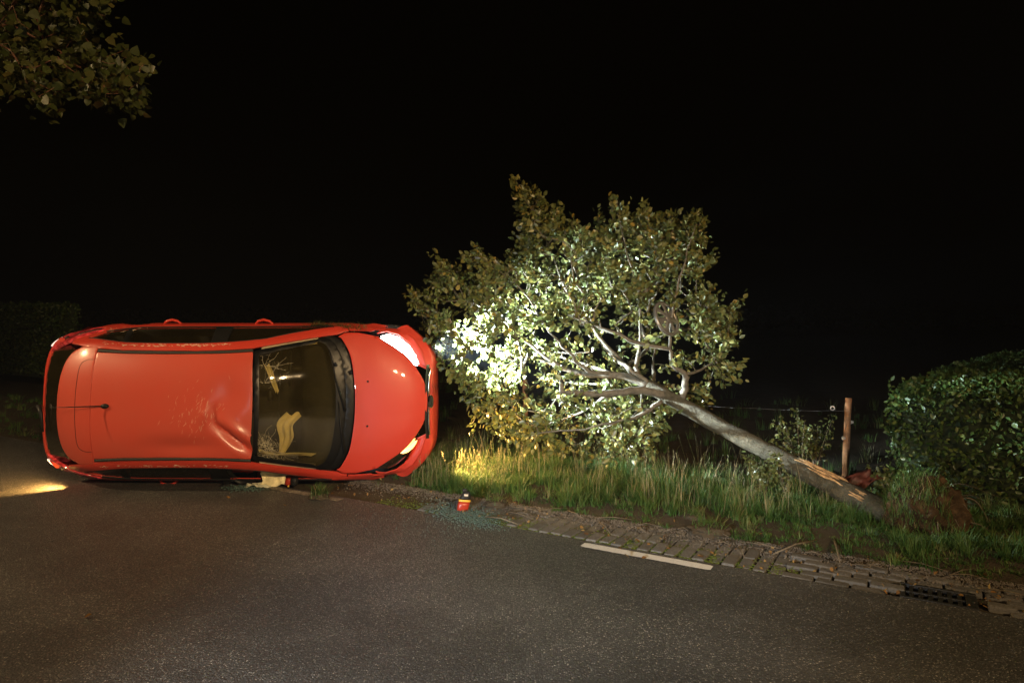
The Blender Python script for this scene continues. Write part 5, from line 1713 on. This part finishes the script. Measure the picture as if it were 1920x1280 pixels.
    crumbs('glass_crumbs', 500, 458, 916, 20, 3.0, .008, 'greenish safety glass crumbs on the road under the windscreen')
    crumbs('glass_dust', 700, 800, 985, 80, 18, .004, 'fine glass splinters scattered on the asphalt')

    # sods of turf
    def sod(name, loc_, r, n, h, label, mat=M['soil']):
        o = empty(name, loc_); tag(o, label, 'turf')
        bm = bmesh.new(); bmesh.ops.create_icosphere(bm, subdivisions=4, radius=1)
        for v in bm.verts:
            d = v.co.copy(); k = 1 + .35 * noise.noise(d * 2 + Vector((r * 30, 0, 0))) + .2 * noise.noise(d * 6)
            v.co = Vector((d.x * r * 1.3 * k, d.y * r * k, d.z * r * .45 * k + r * .2))
        bmobj('clod', bm, mat, o)
        a = RNG.normal(size=(n, 2)) * r * .45
        Pg = np.stack([a[:, 0], a[:, 1], np.full(n, r * .3)], 1)
        V, Q, Tn = blades(Pg, RNG.uniform(.4, 1.2, n) * h, np.full(n, .0045), RNG.uniform(.3, 1.4, n), np.clip(RNG.normal(.55, .2, n), 0, .95))
        tag(link('grass_tuft', fastmesh('grass_tuft', V, Q, M['grass'], Tn), o), kind='stuff')
    sod('turf_clod', ground_at(598, 934), .075, 260, .12, 'small grassy clod of turf lying on the road beside the painted dash')
    sod('turf_clod', ground_at(1330, 1000), .12, 160, .12, 'dark torn clod of soil at the grass edge in the middle of the verge')
    sod('turf_clod', ground_at(1300, 975), .10, 120, .12, 'small dark clod of soil just left of the larger torn clod')
    sod('turf_clod', ground_at(930, 948), .09, 90, .10, 'dark clod of soil right of the standing wing mirror')
    # straw and grass thrown onto the upper flank of the car
    n = 700
    f = RNG.uniform(0, 1, n)
    wx = np.where(f < .6, RNG.normal(598, 16, n), RNG.uniform(560, 690, n))
    Pg = np.array([tuple(at(x, 612 + abs(random.gauss(0, 4)) + max(0, (590 - x) * .22), 7.34)) for x in wx])
    V, Q, Tn = blades(Pg, RNG.uniform(.02, .10, n), np.full(n, .004), RNG.uniform(.8, 2.6, n), np.clip(RNG.normal(.7, .2, n), 0, 1))
    o = link('straw_tuft', fastmesh('straw_tuft', V, Q, M['grass'], Tn)); tag(o, 'grass and straw lying on the upper flank of the car', 'straw', kind='stuff')
    # fallen leaves and twigs
    spots = [(1103, 1003), (1180, 1046), (1212, 1044), (1158, 1025), (1200, 1017), (1430, 1010), (1275, 965), (600, 950), (105, 912), (425, 930), (158, 1157), (1155, 912), (1620, 1065), (1415, 960), (1090, 985), (1305, 990), (1320, 980), (530, 945)]
    LPp = []
    for x, y in spots:
        g = ground_at(x, y, .012); LPp.append((g.x, g.y, .014))
    for _ in range(240):
        s, t = random.uniform(-2.5, 4.5), 5.0 + abs(random.gauss(.35, .35)); p = st(s, t, .012); LPp.append(tuple(p))
    n = len(LPp); LS_ = RNG.uniform(.018, .04, n); LS_[:len(spots)] = .05
    me, _, _ = leaves_mesh('leaf_litter', np.array(LPp), LS_, M['dead_leaf'], 'oval', 2.5)
    tag(link('leaf_litter', me), 'brown fallen leaves scattered over the gutter and road', 'leaves', kind='stuff')
    mb = MB()
    for _ in range(26):
        s, t = random.uniform(-1.0, 4.0), random.gauss(5.5, .12); a = random.gauss(0, .5); L = random.uniform(.08, .4)
        p = st(s, t, .02); d = Vector((RD[0], RD[1], 0)); d.rotate(Matrix.Rotation(a, 3, 'Z'))
        mb.tube([p, p + d * L * .5 + Vector((0, 0, .015)), p + d * L], [.003, .0035, .002], 4)
    for p0, p1 in (((910, 968), (970, 982)), ((1450, 1038), (1530, 1012)), ((1560, 1000), (1575, 1055))):
        a, b = ground_at(*p0, .02), ground_at(*p1, .03); mb.tube([a, a.lerp(b, .5) + Vector((0, 0, .02)), b], [.006, .007, .004], 6)
    tag(mb.build('twigs', M['twig']), 'broken twigs strewn along the edge of the gutter', 'twigs', kind='stuff')

    # leafy weeds beside the trunk and fence
    weeds = [(1475, 900, 6.5, .62, 'tall leafy weed in front of the middle of the trunk'), (1432, 905, 6.55, .45, 'bushy weed under the trunk near the tall dry grass'), (1500, 880, 7.3, .72, 'tall weed behind the trunk towards the fence post'), (1530, 890, 7.8, .6, 'pale weed between the trunk and the fence post'), (1655, 915, 6.5, .3, 'small weed beside the torn roots')]
    for px, py, D, h, lab in weeds:
        g = at(px, py, D); g.z = .0
        o = empty('weed', g); tag(o, lab, 'weed')
        LPp = []; LSs = []
        for k in range(6):
            a = random.uniform(0, 6.28); tip = Vector((math.cos(a) * .16 * h / .5, math.sin(a) * .16 * h / .5, h * random.uniform(.7, 1.05)))
            pts = catmull([Vector((0, 0, 0)), tip * .5 + Vector((0, 0, .08)), tip], 6)
            mb = MB(); mb.tube(pts, [.005 - .0035 * i / (len(pts) - 1) for i in range(len(pts))], 5); mb.build('stem', M['twig'], o)
            for p in pts[3:]:
                for _ in range(6): LPp.append(np.array(p) + RNG.normal(size=3) * .035); LSs.append(random.uniform(.025, .055))
        me, _, _ = leaves_mesh('foliage', np.array(LPp), np.array(LSs), M['leaf'], 'long', .5, np.clip(RNG.normal(.35, .15, len(LPp)), 0, .8))
        tag(link('foliage', me, o), kind='stuff')
debris()

# ------------------------------------------------------------------ far-off wood
def far_wood():
    n = 26000
    x = RNG.uniform(-230, 230, n)
    y = 150 + RNG.uniform(-8, 8, n) + .12 * x
    hgt = 3.6 + 2.2 * vnoise(x, y, .035) + 2.0 * vnoise(x, y, .10, 3.0) + .8 * vnoise(x, y, .4, 5.0) + np.where(x > 60, 1.5 + .015 * (x - 60), 0)
    z = np.clip(hgt, 1.2, 20) * RNG.uniform(0, 1, n) ** .6
    me, _, _ = leaves_mesh('far_wood', np.stack([x, y, z - .2], 1), RNG.uniform(.5, 1.1, n), M['far'], 'oval', .2)
    tag(link('far_wood', me), 'dark wood on the horizon across the fields', 'wood', kind='stuff')
far_wood()

# ================================================================== LAMPS BEHIND THE EYE
def street_lamp(x, y, h, reach, label, power, target, cone=125):
    o = empty('street_lamp', (x, y, 0))
    tag(o, label, 'street lamp', 'street lamps behind the viewer')
    d = Vector((target[0] - x, target[1] - y, 0)).normalized()
    mb = MB(); mb.tube([(0, 0, 0), (0, 0, 1.0), (0, 0, 1.05), (0, 0, h - .4), (d.x * .25, d.y * .25, h - .08), (d.x * reach, d.y * reach, h)], [.085, .085, .06, .045, .04, .032], 12); mb.build('pole', M['galv'], o)
    hp = Vector((d.x * (reach + .25), d.y * (reach + .25), h + .02))
    bm = bmesh.new(); add_box(bm, (0, 0, 0), (.62, .24, .12), bevel=.045)
    hd = bmobj('lamp_head', bm, M['galv'], o); hd.location = hp; hd.rotation_euler = (0, 0, math.atan2(d.y, d.x))
    bm = bmesh.new(); bmesh.ops.create_uvsphere(bm, u_segments=14, v_segments=8, radius=.11, matrix=Matrix.Diagonal((2.2, 1.0, .6, 1)))
    bl = bmobj('lit_bulb', bm, M['sodium'], hd); bl.location = (0, 0, -.065)
    lamp('sodium_light', 'SPOT', Vector((x, y, 0)) + hp + Vector((0, 0, -.17)), target, SODIUM, power, .12, cone, 1.0)
street_lamp(6.6, -9.2, 6.7, 1.0, 'nearer of the two sodium street lamps behind the viewer', P_LAMP_A * .92, (-3.4, 7.3, 1.5), 42)
street_lamp(7.9, -8.9, 6.4, 1.0, 'farther of the two sodium street lamps behind the viewer', P_LAMP_A * 1.4, (.4, 7.8, 2.2), 42)
street_lamp(-13.5, 3.0, 6.6, 1.2, 'sodium street lamp on a steel pole left of the road', P_LAMP_C, (-3, 5.6, .3), 76)
fl = empty('standin_flood_lamp', (-2.6, -2.2, 0))  # unseen tripod light added in place of vehicle headlights
tag(fl, 'added white tripod light standing in for vehicle headlights behind the viewer', 'stand-in light')
for a in range(3):
    mb = MB(); mb.tube([(0, 0, .9), (.4 * math.cos(a * 2.09), .4 * math.sin(a * 2.09), .01)], .014, 8); mb.build('leg', M['galv'], fl)
mb = MB(); mb.tube([(0, 0, .6), (0, 0, 1.45)], .016, 8); mb.build('mast', M['galv'], fl)
bm = bmesh.new(); add_box(bm, (0, 0, 0), (.26, .08, .2), bevel=.02); fh = bmobj('housing', bm, M['black'], fl); fh.location = (0, 0, 1.5); fh.rotation_euler = (0, 0, math.radians(-24))
bm = bmesh.new(); add_box(bm, (0, .043, 0), (.22, .006, .16)); bmobj('lit_panel', bm, M['ledw'], fh, False)
lamp('standin_flood_light', 'SPOT', Vector((-2.55, -2.08, 1.5)), (1.05, 7.2, 0), (.9, .97, 1.0), P_FLOOD, .10, 40, 1.0)

# ================================================================== HAZE ADDED FOR THE HEADLIGHT GLOW
def haze():
    bm = bmesh.new(); add_box(bm, (0, 100, 10), (520, 260, 30))
    o = bmobj('haze', bm, None, smooth=False)
    tag(o, 'faint haze added to imitate the glow around the headlight', 'haze', kind='stuff')
    m = bpy.data.materials.new('haze'); m.use_nodes = True
    nt = m.node_tree; nt.nodes.remove(nt.nodes['Principled BSDF'])
    v = nt.nodes.new('ShaderNodeVolumePrincipled')
    v.inputs['Color'].default_value = (.85, .88, .92, 1); v.inputs['Density'].default_value = HAZE; v.inputs['Anisotropy'].default_value = .2
    nt.links.new(v.outputs[0], nt.nodes['Material Output'].inputs['Volume'])
    o.data.materials.append(m)
HAZE = .0008
haze()
print('objects', len(bpy.data.objects), 'tris', sum(len(m.loops) - 2 * len(m.polygons) for m in bpy.data.meshes))
